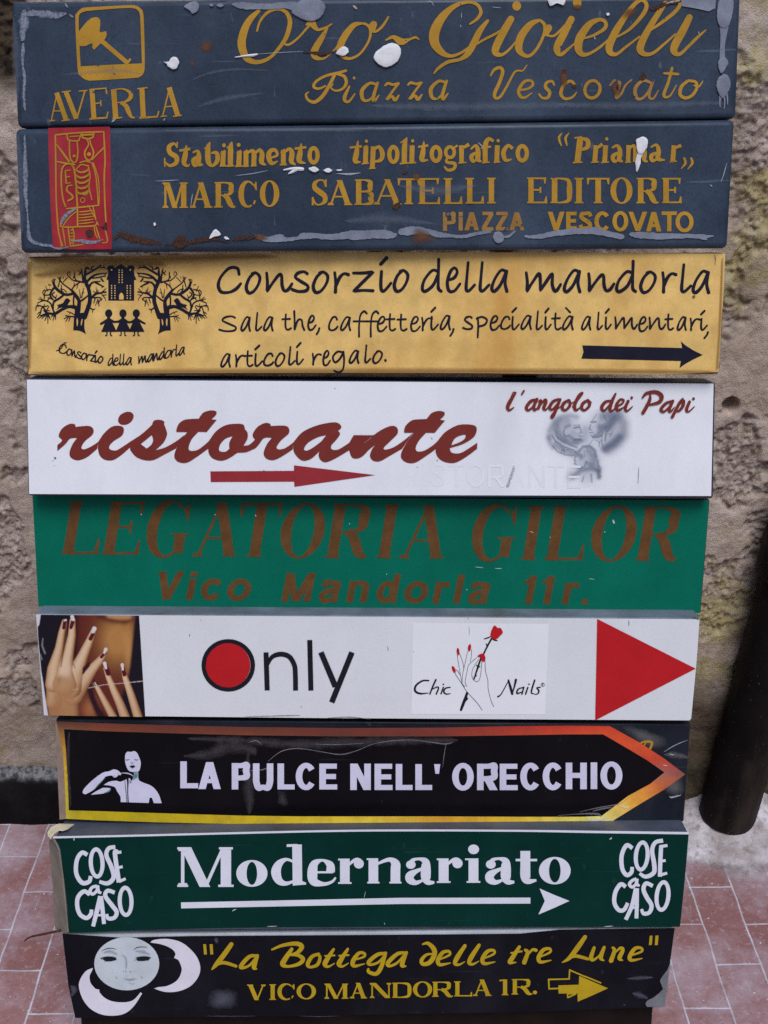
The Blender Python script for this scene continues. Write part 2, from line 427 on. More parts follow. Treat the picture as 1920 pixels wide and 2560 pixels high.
# ------------------------------------------------------------------ lettering: each glyph drawn into its own measured box
def serif(A, ch, x0, x1, base, cap, T, H, sl=0.0):
    w, h = x1 - x0, base - cap
    def P(t, v): return (x0 + w*t + sl*h*v, base - h*v)
    def L(a, b, ww, wb=None):
        p, q = P(*a), P(*b); A.st([(p[0], p[1], ww, False), (q[0], q[1], wb or ww, False)], cap='b')
    def C(*pts): A.st([(*P(t, v), ww, False) for t, v, ww in pts], cap='b')
    hv = H / h; s = T * 0.5 + H * 1.1
    def D(a, b, ww):                                                     # diagonal cut level at both ends
        p, q = P(*a), P(*b); k = ww/2 * math.hypot(q[0]-p[0], q[1]-p[1]) / max(abs(q[1]-p[1]), 1)
        A.po([(p[0]-k, p[1], 0), (p[0]+k, p[1], 0), (q[0]+k, q[1], 0), (q[0]-k, q[1], 0)])
    def foot(t, v, k=1.0):
        c = P(t, v); up = v < 0.5; y = c[1] - H/2 if up else c[1] + H/2
        d = s * k
        A.st([(c[0]-d, y, H, False), (c[0]+d, y, H, False)], cap='b')
        ys = y - H*1.2 if up else y + H*1.2                                   # bracket
        A.po([(c[0]-d*0.8, y, 0), (c[0]+d*0.8, y, 0), (c[0]+T*0.42, ys, 0), (c[0]-T*0.42, ys, 0)])
    ts = s / w
    def tick(t, va, vb, wa, wb): L((t, va), (t, vb), wa, wb)
    if ch == 'I': L((.5, 0), (.5, 1), T); foot(.5, 0); foot(.5, 1)
    elif ch == '1':
        L((.6, 0), (.6, 1), T); foot(.6, 0); L((.1, .93), (.62, .97), H*1.3)
    elif ch == 'L':
        L((ts, 0), (ts, 1), T); foot(ts, 0); foot(ts, 1); L((ts, hv*.6), (.98, hv*.6), H*1.2); L((.96, 0), (1.0, .3), H*2.6, H*.8)
    elif ch == 'E':
        L((ts, 0), (ts, 1), T); foot(ts, 0, .9); foot(ts, 1, .9)
        L((ts, hv*.6), (.98, hv*.6), H*1.2); L((ts, 1-hv*.6), (.93, 1-hv*.6), H*1.2); L((ts, .52), (.7, .52), H*1.2)
        L((.96, 0), (1.0, .27), H*2.4, H*.8); L((.92, 1), (.93, .76), H*2.2, H*.8); L((.7, .64), (.7, .4), H*1.2)
    elif ch == 'T':
        L((.5, 0), (.5, 1), T); foot(.5, 0); L((.03, 1-hv*.6), (.97, 1-hv*.6), H*1.2)
        L((.03, 1), (.0, .74), H*2.2, H*.8); L((.97, 1), (1.0, .74), H*2.2, H*.8)
    elif ch == 'A':
        q = (s*0.7)/w
        D((q, 0), (.485, 1.0), H*1.35); D((.5-T*.12/w, 1.0), (1-s*.95/w, 0), T*.98); L((.27, .34), (.72, .34), H*1.1)
        foot(q, 0, .7); foot(1-s*.95/w, 0, .95)
    elif ch == 'V':
        q = s*.95/w
        D((q, 1), (.52, 0.0), T*.98); D((1-s*.7/w, 1), (.54, 0), H*1.35); foot(q, 1, .95); foot(1-s*.7/w, 1, .7)
    elif ch == 'M':
        q = s*.7/w
        L((q, 0), (q, 1), H*1.5); D((q+T*.3/w, 1), (.49, 0), T*.92); D((.5, 0), (1-ts-T*.25/w, 1), H*1.4); L((1-ts, 0), (1-ts, 1), T)
        foot(q, 0, .7); foot(1-ts, 0); foot(q, 1, .7); foot(1-ts, 1, .9)
    elif ch == 'N':
        q = s*.7/w
        L((q, 0), (q, 1), H*1.4); D((q+T*.25/w, 1), (1-q-T*.3/w, 0), T*.95); L((1-q, 0), (1-q, 1), H*1.4); foot(q, 0, .7); foot(1-q, 1, .7); foot(q*.8, 1, .6)
    elif ch in 'RPB':
        L((ts, 0), (ts, 1), T); foot(ts, 0); foot(ts, 1, .9)
        m = .5 if ch != 'B' else .53; e = .86 if ch == 'R' else .92
        C((ts, 1-hv*.5, H*1.1), (.55, 1-hv*.5, H*1.1), (e-.06, .9, T*.75), (e-T*.25/w, .75, T*.98), (e-.08, .58, T*.75), (.55, m-hv*.2, H*1.1), (ts, m-hv*.2, H*1.1))
        if ch == 'R': C((.45, m, T*.7), (.62, .38, T*.95), (.78, .12, T*.95), (.9, .03, T*.5), (1.0, .05, H))
        if ch == 'B': C((ts, m, H), (.55, m, H), (.93, .43, T*.7), (1-T*.4/w, .27, T), (.92, .09, T*.75), (.55, hv*.5, H*1.1), (ts, hv*.5, H*1.1))
    elif ch == 'D':
        L((ts, 0), (ts, 1), T); foot(ts, 0, .9); foot(ts, 1, .9)
        C((ts, 1-hv*.5, H*1.1), (.5, 1-hv*.5, H*1.2), (.83, .88, T*.7), (1-T*.5/w, .5, T), (.83, .12, T*.7), (.5, hv*.5, H*1.2), (ts, hv*.5, H*1.1))
    elif ch == 'O':
        N = 40
        def lp(a, b): return [(*P(.5 + a*math.cos(t), .5 + b*math.sin(t)), 0) for t in [2*math.pi*i/N for i in range(N)]]
        A.fi(lp(.5, .52), lp(.5 - T*1.02/w, .52 - hv*1.1), poly=True)
    elif ch in 'CG':
        pts = []
        for i in range(25):
            a = R(48 + (300 - 48) * i / 24) if ch == 'C' else R(48 + (318 - 48) * i / 24)
            k = max(0.0, -math.cos(a)) ** .8
            ww = H*1.3 + (T*1.02 - H*1.3) * k
            rx = .5 - ww/2/w; ry = .52 - ww/2/h*.5
            pts.append((*P(.52 + rx*math.cos(a)*(1.0 if math.cos(a) < 0 else .86), .5 + ry*math.sin(a)), ww, False))
        A.st(pts, cap='b', n=2)
        L((.93, .99), (.95, .66), H*1.0, H*1.3); L((.86, .9), (.94, .72), H*2.4, H)
        if ch == 'G':
            L((.83, .4), (.83, .06), T*.95); L((.62, .42-hv*.4), (1.02, .42-hv*.4), H)
        else: L((.9, .25), (.82, .1), H*1.2)
    elif ch == 'S':
        C((.86, .74, H*1.1), (.74, .94, H*1.2), (.46, 1-hv*.6, H*1.3), (.2, .84, T*.75), (.22, .66, T*.95), (.5, .52, T*1.05), (.8, .36, T*.98), (.82, .16, T*.8), (.55, hv*.6, H*1.3), (.28, .05, H*1.3), (.1, .25, H*1.1))
        L((.88, 1.0), (.88, .7), H*1.4); L((.08, 0.0), (.08, .32), H*1.4)
    # lower case of the bold face (cap = x-height)
    elif ch == 'o': serif(A, 'O', x0, x1, base, cap, T, H, sl)
    elif ch == 'e':
        C((.3, .5, H*1.2), (.98-T*.25/w, .5, H*1.2))
        C((.8, .5, T*.9), (.78, .78, T*.8), (.52, 1-hv*.6, H*1.4), (.24, .82, T*.8), (T*.5/w, .48, T*1.05), (.22, .15, T*.9), (.55, .05, T*.42), (.84, .13, H*1.6), (.98, .3, H*1.1))
    elif ch == 'r':
        L((ts, 0), (ts, 1), T); foot(ts, 0); L((0, 1-hv*.5), (ts, 1-hv*.5), H)
        C((ts, .6, H), (.55, .88, H*1.8), (.72, .96, T*.4), (.85, .9, T*.5)); c = P(.8, .8); A.ell(c[0], c[1], T*.52, T*.5)
    elif ch == 'n':
        L((ts, 0), (ts, 1), T); foot(ts, 0, .9); L((0, 1-hv*.5), (ts, 1-hv*.5), H)
        C((ts, .7, H), (.5, .9, H*2), (.68, .94, T*.5), (1-ts*1.02, .78, T*.95), (1-ts, .5, T), (1-ts, 0, T)); foot(1-ts, 0, .9)
    elif ch == 'i':
        L((.5, 0), (.5, 1), T); foot(.5, 0); L((.0, 1-hv*.5), (.5, 1-hv*.5), H)
    elif ch == 'a':
        C((.2, .72, T*.5), (.25, .9, H*2.2), (.48, 1-hv*.6, H*1.6), (.68, .86, T*.75), (.7, .6, T), (.7, .25, T), (.78, .07, T*.6), (.98, .06, H*1.4))
        c = P(.2, .74); A.ell(c[0], c[1], T*.5, T*.44)
        C((.68, .62, H*1.6), (.4, .5, H*2.4), (.18, .33, T*.85), (.18, .16, T*.85), (.35, .05, T*.5), (.55, .12, H*1.6), (.68, .22, H*1.2))
    elif ch == 't':
        C((.45, 1, T), (.45, .6, T), (.46, .2, T), (.6, .07, T*.6), (.97, .1, H*1.2)); L((0, .72), (1, .72), H*1.4)
    elif ch == 'd':
        pass

def sans(A, ch, x0, x1, base, cap, T, sl=0.0, Th=None):
    w, h = x1 - x0, base - cap; Th = Th or T * .85
    def P(t, v): return (x0 + w*t + sl*h*v, base - h*v)
    def L(a, b, ww, wb=None):
        p, q = P(*a), P(*b); A.st([(p[0], p[1], ww, False), (q[0], q[1], wb or ww, False)], cap='b')
    def C(*pts): A.st([(*P(t, v), ww, False) for t, v, ww in pts], cap='b')
    t0 = T*.5/w; hv = Th*.5/h
    def ring(cx, cy, a, b):
        N = 40
        def lp(a, b): return [(*P(cx + a*math.cos(t), cy + b*math.sin(t)), 0) for t in [2*math.pi*i/N for i in range(N)]]
        A.fi(lp(a, b), lp(a - T/w, b - Th/h), poly=True)
    if ch in 'Il': L((.5, 0), (.5, 1), T)
    elif ch == 'L': L((t0, 0), (t0, 1), T); L((t0, hv), (1, hv), Th)
    elif ch == 'E':
        L((t0, 0), (t0, 1), T)
        for v, e in ((hv, 1), (.5, .93), (1-hv, .98)): L((t0, v), (e, v), Th)
    elif ch == 'T': L((.5, 0), (.5, 1), T); L((0, 1-hv), (1, 1-hv), Th)
    elif ch == 'H': L((t0, 0), (t0, 1), T); L((1-t0, 0), (1-t0, 1), T); L((t0, .52), (1-t0, .52), Th)
    elif ch == 'N':
        L((t0, 0), (t0, 1), T); L((1-t0, 0), (1-t0, 1), T); p = [P(0, 1), P(T*1.12/w, 1), P(1, 0), P(1-T*1.12/w, 0)]; A.po([(*q, 0) for q in p])
    elif ch == 'M':
        L((t0, 0), (t0, 1), T); L((1-t0, 0), (1-t0, 1), T); 
        k = T*.62/w; A.po([(*P(t0-T*.5/w, 1), 0), (*P(t0+k, 1), 0), (*P(.5+k*.8, 0), 0), (*P(.5-k*.8, 0), 0)]); A.po([(*P(1-t0+T*.5/w, 1), 0), (*P(1-t0-k, 1), 0), (*P(.5-k*.8, 0), 0), (*P(.5+k*.8, 0), 0)])
    elif ch == 'A':
        k = T*1.1/w
        A.po([(*P(0, 0), 0), (*P(.5-k*.5, 1), 0), (*P(.5+k*.5, 1), 0), (*P(k, 0), 0)])
        A.po([(*P(1, 0), 0), (*P(.5+k*.5, 1), 0), (*P(.5-k*.5, 1), 0), (*P(1-k, 0), 0)])
        L((.25, .3), (.75, .3), Th*.85)
    elif ch == 'V':
        k = T*1.1/w
        A.po([(*P(0, 1), 0), (*P(.5-k*.5, 0), 0), (*P(.5+k*.5, 0), 0), (*P(k, 1), 0)])
        A.po([(*P(1, 1), 0), (*P(.5+k*.5, 0), 0), (*P(.5-k*.5, 0), 0), (*P(1-k, 1), 0)])
    elif ch == 'Z':
        L((0.05, 1-hv), (.97, 1-hv), Th); L((0, hv), (1, hv), Th); L((.88, 1-hv), (.12, hv), T)
    elif ch in 'PR':
        L((t0, 0), (t0, 1), T)
        C((t0, 1-hv, Th), (.55, 1-hv, Th), (.85, .93, T*.95), (1-t0*1.0, .72, T), (.85, .5, T*.95), (.55, .44, Th), (t0, .44, Th))
        if ch == 'R': k = T*.62/w; A.po([(*P(.5-k, .46), 0), (*P(.5+k, .46), 0), (*P(1.02, 0), 0), (*P(1.02-2*k, 0), 0)])
    elif ch == 'O': ring(.5, .5, .5, .515)
    elif ch == 'o': ring(.5, .5, .5, .515)
    elif ch == 'U': C((t0, 1, T), (t0, .5, T), (t0*1.05, .3, T), (.27, .08, T*.97), (.5, hv, Th), (.73, .08, T*.97), (1-t0*1.05, .3, T), (1-t0, .5, T), (1-t0, 1, T))
    elif ch in 'Cc':
        pts = []
        for i in range(25):
            a = R(38 + (322 - 38) * i / 24); ww = Th + (T - Th) * abs(math.cos(a))
            pts.append((*P(.5 + (.5 - ww/2/w)*math.cos(a), .5 + (.515 - ww/2/h)*math.sin(a)), ww, False))
        A.st(pts, cap='b', n=2)
    elif ch == 'S':
        C((.9, .74, T*.95), (.76, .92, Th), (.48, 1-hv, Th), (.2, .88, T*.9), (.18, .68, T), (.5, .52, T), (.82, .34, T), (.8, .12, T*.9), (.5, hv, Th), (.22, .08, Th), (.08, .27, T*.95))
    elif ch == 'i': L((.5, 0), (.5, .76), T); L((.5, .84), (.5, 1), T)
    elif ch == 'n':
        L((t0, 0), (t0, 1), T); C((t0, .72, T*.5), (.35, .9, Th*.95), (.62, 1-hv, Th), (1-t0*1.1, .8, T*.97), (1-t0, .55, T), (1-t0, 0, T))
    elif ch == 'r': L((t0, 0), (t0, 1), T); C((t0, .68, T*.5), (.5, .88, Th), (1, 1-hv*1.1, Th))
    elif ch == 'a':
        C((.14, .72, T*.85), (.28, .93, Th), (.55, 1-hv, Th), (.84, .84, T*.95), (1-t0*1.15, .6, T), (1-t0*1.2, .25, T), (1-t0*.9, 0, T*.9))
        C((.85, .58, Th*.9), (.45, .52, Th), (t0*1.05, .32, T), (.28, .07, Th), (.6, .12, Th*.9), (.85, .32, T*.6))
    elif ch == 'd': pass
    elif ch == '1': L((.72, 0), (.72, 1), T); C((.12, .78, Th*.8), (.4, .81, Th*.8), (.72, .97, Th*.8))
    elif ch == '.': L((.5, 0), (.5, 1), w)
    elif ch == "'": L((.5, 1), (.5, 0), w, w*.6)

HAND = {   # one-stroke handwriting: strokes in a unit box, x-height 1
 'C': ["0.93,0.75 0.85,1.0 0.5,1.0 0.15,0.65 0.03,0.3 0.15,0.02 0.5,0.0 0.8,0.14 1.0,0.36"],
 'c': ["0.93,0.8 0.8,1.0 0.45,0.95 0.1,0.5 0.08,0.12 0.4,0.0 0.8,0.12 1.0,0.3"],
 'o': ["0.62,1.0 0.25,0.75 0.02,0.3 0.18,0.0 0.55,0.08 0.9,0.45 0.98,0.8 0.7,1.0 0.45,0.95"],
 'n': ["0.03,1 0.06,0.5 0.05,0.02c 0.25,0.45 0.5,0.9 0.6,0.85 0.62,0.35 0.7,0.05 0.85,0.1 1.0,0.42"],
 's': ["0.9,0.9 0.7,1.0 0.35,0.93 0.2,0.72 0.55,0.5 0.93,0.28 0.85,0.05 0.4,0.0 0.02,0.1"],
 'r': ["0.05,1 0.12,0.5 0.1,0.0", "0.12,0.3 0.4,0.75 0.7,0.95 1.0,0.9"],
 'z': ["0.02,0.95 0.5,0.95 0.98,1.0c 0.5,0.5 0.04,0.02c 0.5,0.06 0.98,0.04"],
 'i': ["0.12,1 0.05,0.4 0.12,0.05 0.4,0.02 1.0,0.4", "0.05,1.38 0.6,1.7"],
 'd': ["0.85,0.92 0.55,0.98 0.15,0.55 0.03,0.12 0.2,0.0 0.6,0.3 0.86,0.85", "0.88,1.5 0.86,0.6 0.86,0.15 1.0,0.0"],
 'e': ["0.25,0.5 0.6,0.6 0.8,0.85 0.6,1.02 0.3,0.85 0.08,0.4 0.2,0.02 0.6,0.02 1.0,0.32"],
 'l': ["0.35,1.5 0.22,0.7 0.15,0.12 0.4,0.0 1.0,0.32"],
 'a': ["0.9,0.93 0.6,1.0 0.22,0.6 0.02,0.15 0.18,0.0 0.55,0.3 0.9,0.9", "0.93,0.95 0.84,0.4 0.95,0.0"],
 'm': ["0.02,1 0.05,0.5 0.04,0.02c 0.2,0.5 0.38,0.95 0.42,0.6 0.42,0.05c 0.6,0.55 0.76,0.95 0.76,0.4 0.82,0.05 0.9,0.08 1.0,0.38"],
 't': ["0.42,1.25 0.36,0.6 0.42,0.1 0.7,0.0 1.0,0.12", "0,0.85 0.9,0.88"],
 'h': ["0.08,1.4 0.12,0.6 0.1,0.0c 0.4,0.7 0.75,0.75 0.85,0.3 1.0,0.0"],
 'f': ["1,1.25 0.8,1.42 0.52,1.1 0.42,0.3 0.42,-0.6", "0,0.62 0.95,0.62"],
 'p': ["0.1,0.95 0.15,0.3 0.1,-0.7", "0.0,0.85 0.5,1.0 0.97,0.75 0.75,0.35 0.2,0.2"],
 'g': ["0.85,0.95 0.4,1 0.02,0.55 0.2,0.1 0.6,0.4 0.88,0.95", "0.9,1 0.95,0.2 0.85,-0.5 0.5,-0.75 0.12,-0.6"],
 ',': ["0.7,0.15 0.5,-0.2 0,-0.6"], '.': ["0.5,0.1 0.52,0.1"],
 'y': ["0,1 0.3,0.3", "1,1 0.2,-0.6"],
}
HAND['à'] = HAND['a'] + ["0.3,1.65 0.7,1.3"]
def hand(A, ch, x0, x1, base, top, w, tilt=0.0):
    for s in HAND[ch]:
        P = [(x0 + (x1-x0)*a, base - (base-top)*b + tilt*(x0 + (x1-x0)*a), w * (1 + .12*math.sin(9*a + 5*b)), c) for a, b, _, c in parse(s)]
        A.st(P, cap='r', n=6)
def line(A, fn, spec, *args, **k):
    """spec: 'ch x0 x1 base cap; ...'"""
    for item in spec.split(';'):
        f = item.split()
        if not f: continue
        fn(A, f[0], *[float(v) for v in f[1:5]], *args, **k)
# ------------------------------------------------------------------ materials shared by the signs
M_slate = paint('slate_blue_paint', (0.029, 0.043, 0.066), 0.38, 0.42, 8, grime=((0.062, 0.082, 0.108), 0.55), bump=0.16, spec=0.45, fine=0.25, scr=((0.12, 0.145, 0.18), 0.5))
M_gold = paint('gold_sign_paint', (0.43, 0.225, 0.026), 0.5, 0.2, 20, bump=0.05, spec=0.25, chips=((0.05, 0.06, 0.09), 130, 0.71))
M_goldworn = paint('worn_gold_paint', (0.34, 0.175, 0.045), 0.55, 0.25, 30, bump=0.05, spec=0.2, chips=((0.06, 0.06, 0.08), 90, 0.62))
M_putty = paint('white_putty', (0.72, 0.71, 0.70), 0.6, 0.1, 60, bump=0.25, spec=0.3)
M_greyputty = paint('grey_putty', (0.20, 0.215, 0.26), 0.5, 0.3, 40, bump=0.3, spec=0.35)
M_residue = stain_mat('glue_residue', (0.26, 0.28, 0.33), 0.85, 130, 0.15, c2=(0.12, 0.14, 0.18), nmix=1.1)
M_haze = stain_mat('pale_scuff', (0.20, 0.23, 0.28), 0.22, 120, 0.4, nmix=1.3)
M_rust = stain_mat('rust_patch', (0.085, 0.030, 0.014), 0.95, 200, 0.10, rough=0.85, c2=(0.020, 0.013, 0.011), nmix=1.2)
M_rustsoft = stain_mat('rust_bloom', (0.15, 0.058, 0.018), 0.75, 60, 0.5, rough=0.8)
M_scratch = stain_mat('scratch', (0.50, 0.52, 0.56), 0.8, 200, 0.4)
M_red = paint('red_sign_paint', (0.33, 0.016, 0.026), 0.45, 0.22, 25, grime=((0.40, 0.12, 0.12), 0.35), bump=0.05)
M_tan = stain_mat('paper_scrap', (0.30, 0.20, 0.12), 0.9, 120, 0.15, c2=(0.5, 0.42, 0.33))

# ================================================================== 1  jeweller
S1 = Sign('hanging_sign', 'topmost slate blue metal sign with a gold hammer emblem and AVERLA lettering', 'sign',
          (27, 3), (1853, -16), (1841, 297), (42, 320), 0.0, depth=0.05, bevel=0.0072, tray=M_slate, seg=4)
A = Art(S1, 'emblem', M_gold)
A.fi("565,150 575,100 610,65 660,55 900,42 1010,40 1055,65 1075,110 1083,300 1085,500 1075,550 1050,575 1000,585 720,603 650,600 605,570 582,510",
     "590,150 600,105 640,85 700,78 900,62 1000,62 1035,80 1050,120 1058,300 1065,475c 800,487 605,498c 595,320")
A.fi("720,128 748,145 752,180 750,240 795,232c 800,262 782,300 745,335 705,375c 693,355 690,325 640,345 600,345c 590,320 588,290 585,250 620,200 670,145")
A.li(755, 300, 962, 478, 34); A.li(948, 476, 980, 442, 18); A.build()
A = Art(S1, 'lettering', M_gold, cap='b')
L = lambda *a: A.li(*a)
A.li(428,698,385,905,10); A.li(424,695,497,902,36); A.li(400,832,462,832,9); A.li(370,908,412,902,9); A.li(462,906,522,898,10)
A.li(494,688,572,890,36); A.li(637,682,576,892,12); A.li(462,690,532,682,9); A.li(590,684,656,678,9)
A.li(690,672,705,890,37); A.li(670,672,800,661,10); A.li(793,662,802,706,11); A.li(700,778,757,771,10); A.li(755,750,758,796,9); A.li(672,892,806,882,13); A.li(800,884,810,838,11)
A.li(852,670,868,888,40); A.li(830,678,880,669,9); A.st("860,672,9 920,667,12 970,690,24 982,722,32 960,752,24 920,766,10 870,770,9"); A.st("905,768,26 945,795,34 965,840,34 985,875,22 1012,884,8"); A.li(842,890,916,881,10)
A.li(1064,664,1075,882,38); A.li(1030,666,1106,657,10); A.li(1046,885,1185,874,13); A.li(1178,878,1192,832,11)
A.li(1272,658,1220,872,11); A.li(1268,655,1335,872,38); A.li(1236,802,1304,796,10); A.li(1204,875,1252,868,9); A.li(1298,873,1364,865,10)
A.build()
A = Art(S1, 'lettering', M_gold, 460)
A.st("548,232,14 570,160,18 625,95,22 700,68,22 765,92,28 795,165,34 772,265,34 735,330,28 665,415,24 600,455,28 530,465,34 465,430,50 432,330,62 455,220,56 500,140,46 560,82,26")
A.st("745,325,14 785,335,18 850,290,16 910,225,16 945,185,18")
A.st("920,185,16 955,165,50 975,195,44 1005,222,24 1060,208,18 1108,180,12")
A.st("1078,205,12 1035,280,40 990,355,50 975,400,52 990,432,36 1045,440,16 1090,410,12 1140,360,12 1170,310,10")
A.st("1330,175,18 1270,192,40 1200,280,52 1168,370,50 1195,425,30 1252,438,20 1325,398,18 1388,300,18 1397,220,22 1365,182,18 1325,175,16")
A.st("1400,195,34 1425,178,44 1420,215,36"); A.st("1400,232,18 1440,236,18 1490,195,20 1532,128,14")
A.crop(920, 0)
A.st("135,300,12 190,278,30 250,312,52 310,296,20 355,280,18 382,296,8")
A.st("765,180,14 820,140,22 847,90,26 820,36,24 750,15,24 650,45,36 560,125,60 502,230,76 500,320,70 550,390,50 620,420,26 700,395,20 760,350,14")
A.st("898,155,22 840,230,44 800,310,50 750,400,46 690,445,26 600,465,26 530,510,22 494,552,10")
A.st("800,340,14 870,297,18 950,257,18 990,230,12")
A.st("1072,142,50 1010,250,58 958,360,56 962,400,46 1005,410,24 1060,370,18 1115,305,12"); A.ell(1115, 44, 33, 36)
A.st("1290,150,20 1220,182,46 1150,270,58 1130,360,54 1160,408,34 1212,418,24 1270,360,22 1318,260,22 1325,190,26 1290,150,20")
A.st("1330,205,18 1360,205,42 1345,250,26"); A.st("1330,262,16 1390,270,18 1440,230,18 1475,188,12")
A.st("1525,143,50 1470,250,56 1420,350,56 1427,400,40 1462,405,20 1530,345,12")
A.crop(1367, 0); A.ell(228, 22, 32, 38)
A.st("110,402,16 180,350,14 240,300,10"); A.st("275,288,16 350,265,20 432,215,28 440,168,28 395,147,28 320,182,48 250,280,62 236,360,58 262,405,40 312,405,24 390,360,20 465,295,14")
A.st("520,280,14 620,220,22 720,110,30 748,40,30 715,0,28 660,30,32 590,120,42 520,230,54 470,340,56 477,395,44 525,405,24 590,355,20 695,275,14")
A.st("760,238,14 860,170,24 960,90,28 1000,30,26 975,-6,24"); A.st("890,20,30 850,80,40 780,190,46 720,300,54 700,370,54 732,405,36 792,400,24 870,340,20 965,255,12")
A.st("1070,130,48 1020,230,58 960,340,58 957,390,48 998,405,26 1060,350,22 1130,280,22 1192,226,10"); A.build()
PZ_a = "1440,632,20 1390,625,22 1335,680,30 1342,745,26 1382,753,18 1422,715,16 1450,640,14"
PZ_a2 = "1452,622,20 1422,720,26 1427,758,24 1462,715,10"
PZ_z = "1508,642,14 1530,625,20 1570,635,20 1612,622,18c 1560,690,18 1520,748,20c 1560,722,20 1582,750,26 1612,715,12"
A = Art(S1, 'lettering', M_gold, 460)
A.st("1215,530,18 1160,545,20 1060,570,20 990,612,20 973,650,22 1010,665,18 1060,645,14")
A.st("1130,560,24 1090,640,26 1040,720,28 980,765,26 930,748,20 915,710,16 934,690,8")
A.st("1150,556,18 1200,572,24 1217,620,24 1190,665,20 1140,680,16 1103,660,12 1118,630,8")
A.st("1240,648,14 1207,720,28 1207,755,24 1238,760,20 1282,703,10"); A.ell(1276, 585, 10, 12)
A.st(PZ_a); A.st(PZ_a2); A.st(PZ_z); A.st(PZ_z, dx=172, dy=-5); A.st(PZ_a, dx=518, dy=-15); A.st(PZ_a2, dx=518, dy=-15); A.build()
A = Art(S1, 'lettering', M_gold, 920)
A.st("920,567,12 945,525,22 990,507,24 1010,540,26 985,620,26 950,700,26 957,735,22 992,725,20 1040,650,18 1090,555,16 1120,530,14 1160,530,12 1192,488,8")
A.st("1145,675,16 1200,665,18 1237,635,20 1220,605,20 1170,615,22 1130,680,26 1145,725,24 1180,730,18 1228,698,10")
A.st("1396,637,14 1380,610,20 1340,620,22 1332,655,26 1362,690,26 1350,730,24 1310,735,18 1284,708,16")
A.crop(1367, 0)
A.st("212,640,22 180,608,22 130,635,24 105,700,26 135,740,22 190,730,18 222,693,10")
A.ell(342, 670, 56, 66, w=24, rot=18)
A.st("880,550,16 930,552,22 985,556,18"); A.st("940,510,20 910,620,22 880,700,24 887,728,20 927,715,14 972,638,8")
A.st("1060,605,22 1010,650,26 1000,710,26 1040,735,24 1090,715,22 1125,660,22 1115,615,22 1060,605,20"); A.st("1105,640,12 1140,650,14 1170,608,8"); A.build()
A = Art(S1, 'lettering', M_goldworn, 1367)
A.st("475,640,12 510,605,20 545,620,24 530,690,26 522,735,20 560,700,18 590,640,14 637,598,10")
A.st("780,620,20 720,605,22 665,660,28 672,730,26 712,740,20 760,690,18 787,620,14"); A.st("800,603,18 770,690,24 772,735,20 802,735,16 837,678,8"); A.build()
# dried putty, each lump a part
for x0, txt, m, h in (
    (460, "1440,390 1500,345 1560,322 1610,340 1627,390 1600,460 1530,502 1470,490 1425,440", M_putty, .0022),
    (460, "1140,400 1180,355 1220,355 1235,385 1215,412 1180,418", M_putty, .0018),
    (460, "820,60 850,20 900,-5 1010,-5 1060,45 1040,110 990,150 930,158 860,130 810,95", M_greyputty, .0012),
    (0, "1228,463 1262,462 1290,430 1325,430 1342,470 1325,510 1300,522 1265,502 1250,482", M_putty, .002),
    (0, "1380,50 1410,25 1470,10 1492,45 1480,85 1445,102 1420,78", M_greyputty, .0012),
    (460, "190,38 205,27 222,38 205,50", M_greyputty, .001), (460, "243,42 268,25 298,38 275,56", M_greyputty, .001),
    (920, "1355,-8 1470,-8 1468,38 1415,24 1370,46", M_putty, .002),
    (1367, "1285,20 1330,-5 1395,0 1400,60 1378,160 1350,210 1300,200 1278,140", M_greyputty, .001),
    (1367, "1330,555 1365,575 1378,635 1360,690 1320,735 1290,700 1272,640 1285,590", M_greyputty, .001),
    (1367, "1290,450 1330,430 1362,465 1348,500 1312,552 1288,505", M_greyputty, .001),
    (1367, "445,105 452,95 468,98 468,112 452,118", M_putty, .001)):
    A = Art(S1, 'putty_blob', m, x0, off=.0013); A.blob(txt, h); A.build(smooth=True)
A = Art(S1, 'putty_smear', M_greyputty, 1367, off=.0012)
A.st("1330,190,70 1325,270,46 1318,340,36 1316,420,40 1325,470,50", h=.0006); A.st("1305,720,26 1298,760,14 1300,800,8"); A.st("1330,720,16 1335,770,8 1330,812,6"); A.st("1350,690,14 1355,740,10 1356,782,6")
A.po("1010,-6 1270,-6 1262,60 1215,85 1160,75 1100,60 1010,45"); A.build()
A = Art(S1, 'putty_smear', M_greyputty, 460, off=.0012)
A.fi("355,30 430,16 520,24 640,28 760,14 850,20 830,80 760,64 640,72 540,70 430,66"); A.build()
A = Art(S1, 'putty_smear', M_putty, 460, off=.0014); A.st("385,430,8 470,418,16 520,414,20 548,408,14", h=.001); A.build()
A = Art(S1, 'glue_residue', M_residue, off=.0010)
A.smear("185,70,30 180,150,130 175,230,90 170,310,40"); A.smear("170,110,60 260,100,80 350,110,110 430,115,80 500,98,20"); A.smear("175,320,20 172,400,50 170,480,36 185,580,40 180,680,40 182,770,44 190,835,10"); A.smear("515,105,10 535,118,30 552,130,8"); A.smear("485,20,8 498,40,26 508,60,6"); A.build()
A = Art(S1, 'glue_residue', M_haze, off=.0009)
for t in ("460,560,4 700,540,40 900,530,40 1100,560,4", "100,120,10 120,400,90 130,800,20", "80,20,20 700,14,40 1600,10,20"): A.smear(t)
A.crop(460, 0); A.smear("60,600,10 200,545,26 400,520,26 640,530,6"); A.smear("100,800,10 300,740,60 600,700,10"); A.smear("300,15,20 700,8,50 1600,10,30"); A.crop(1367,0); A.smear("60,780,20 600,790,90 1350,770,40"); A.crop(920,0); A.smear("0,790,20 500,800,80 1600,790,60"); A.build()
A = Art(S1, 'rust_patch', M_rustsoft, off=.0011)
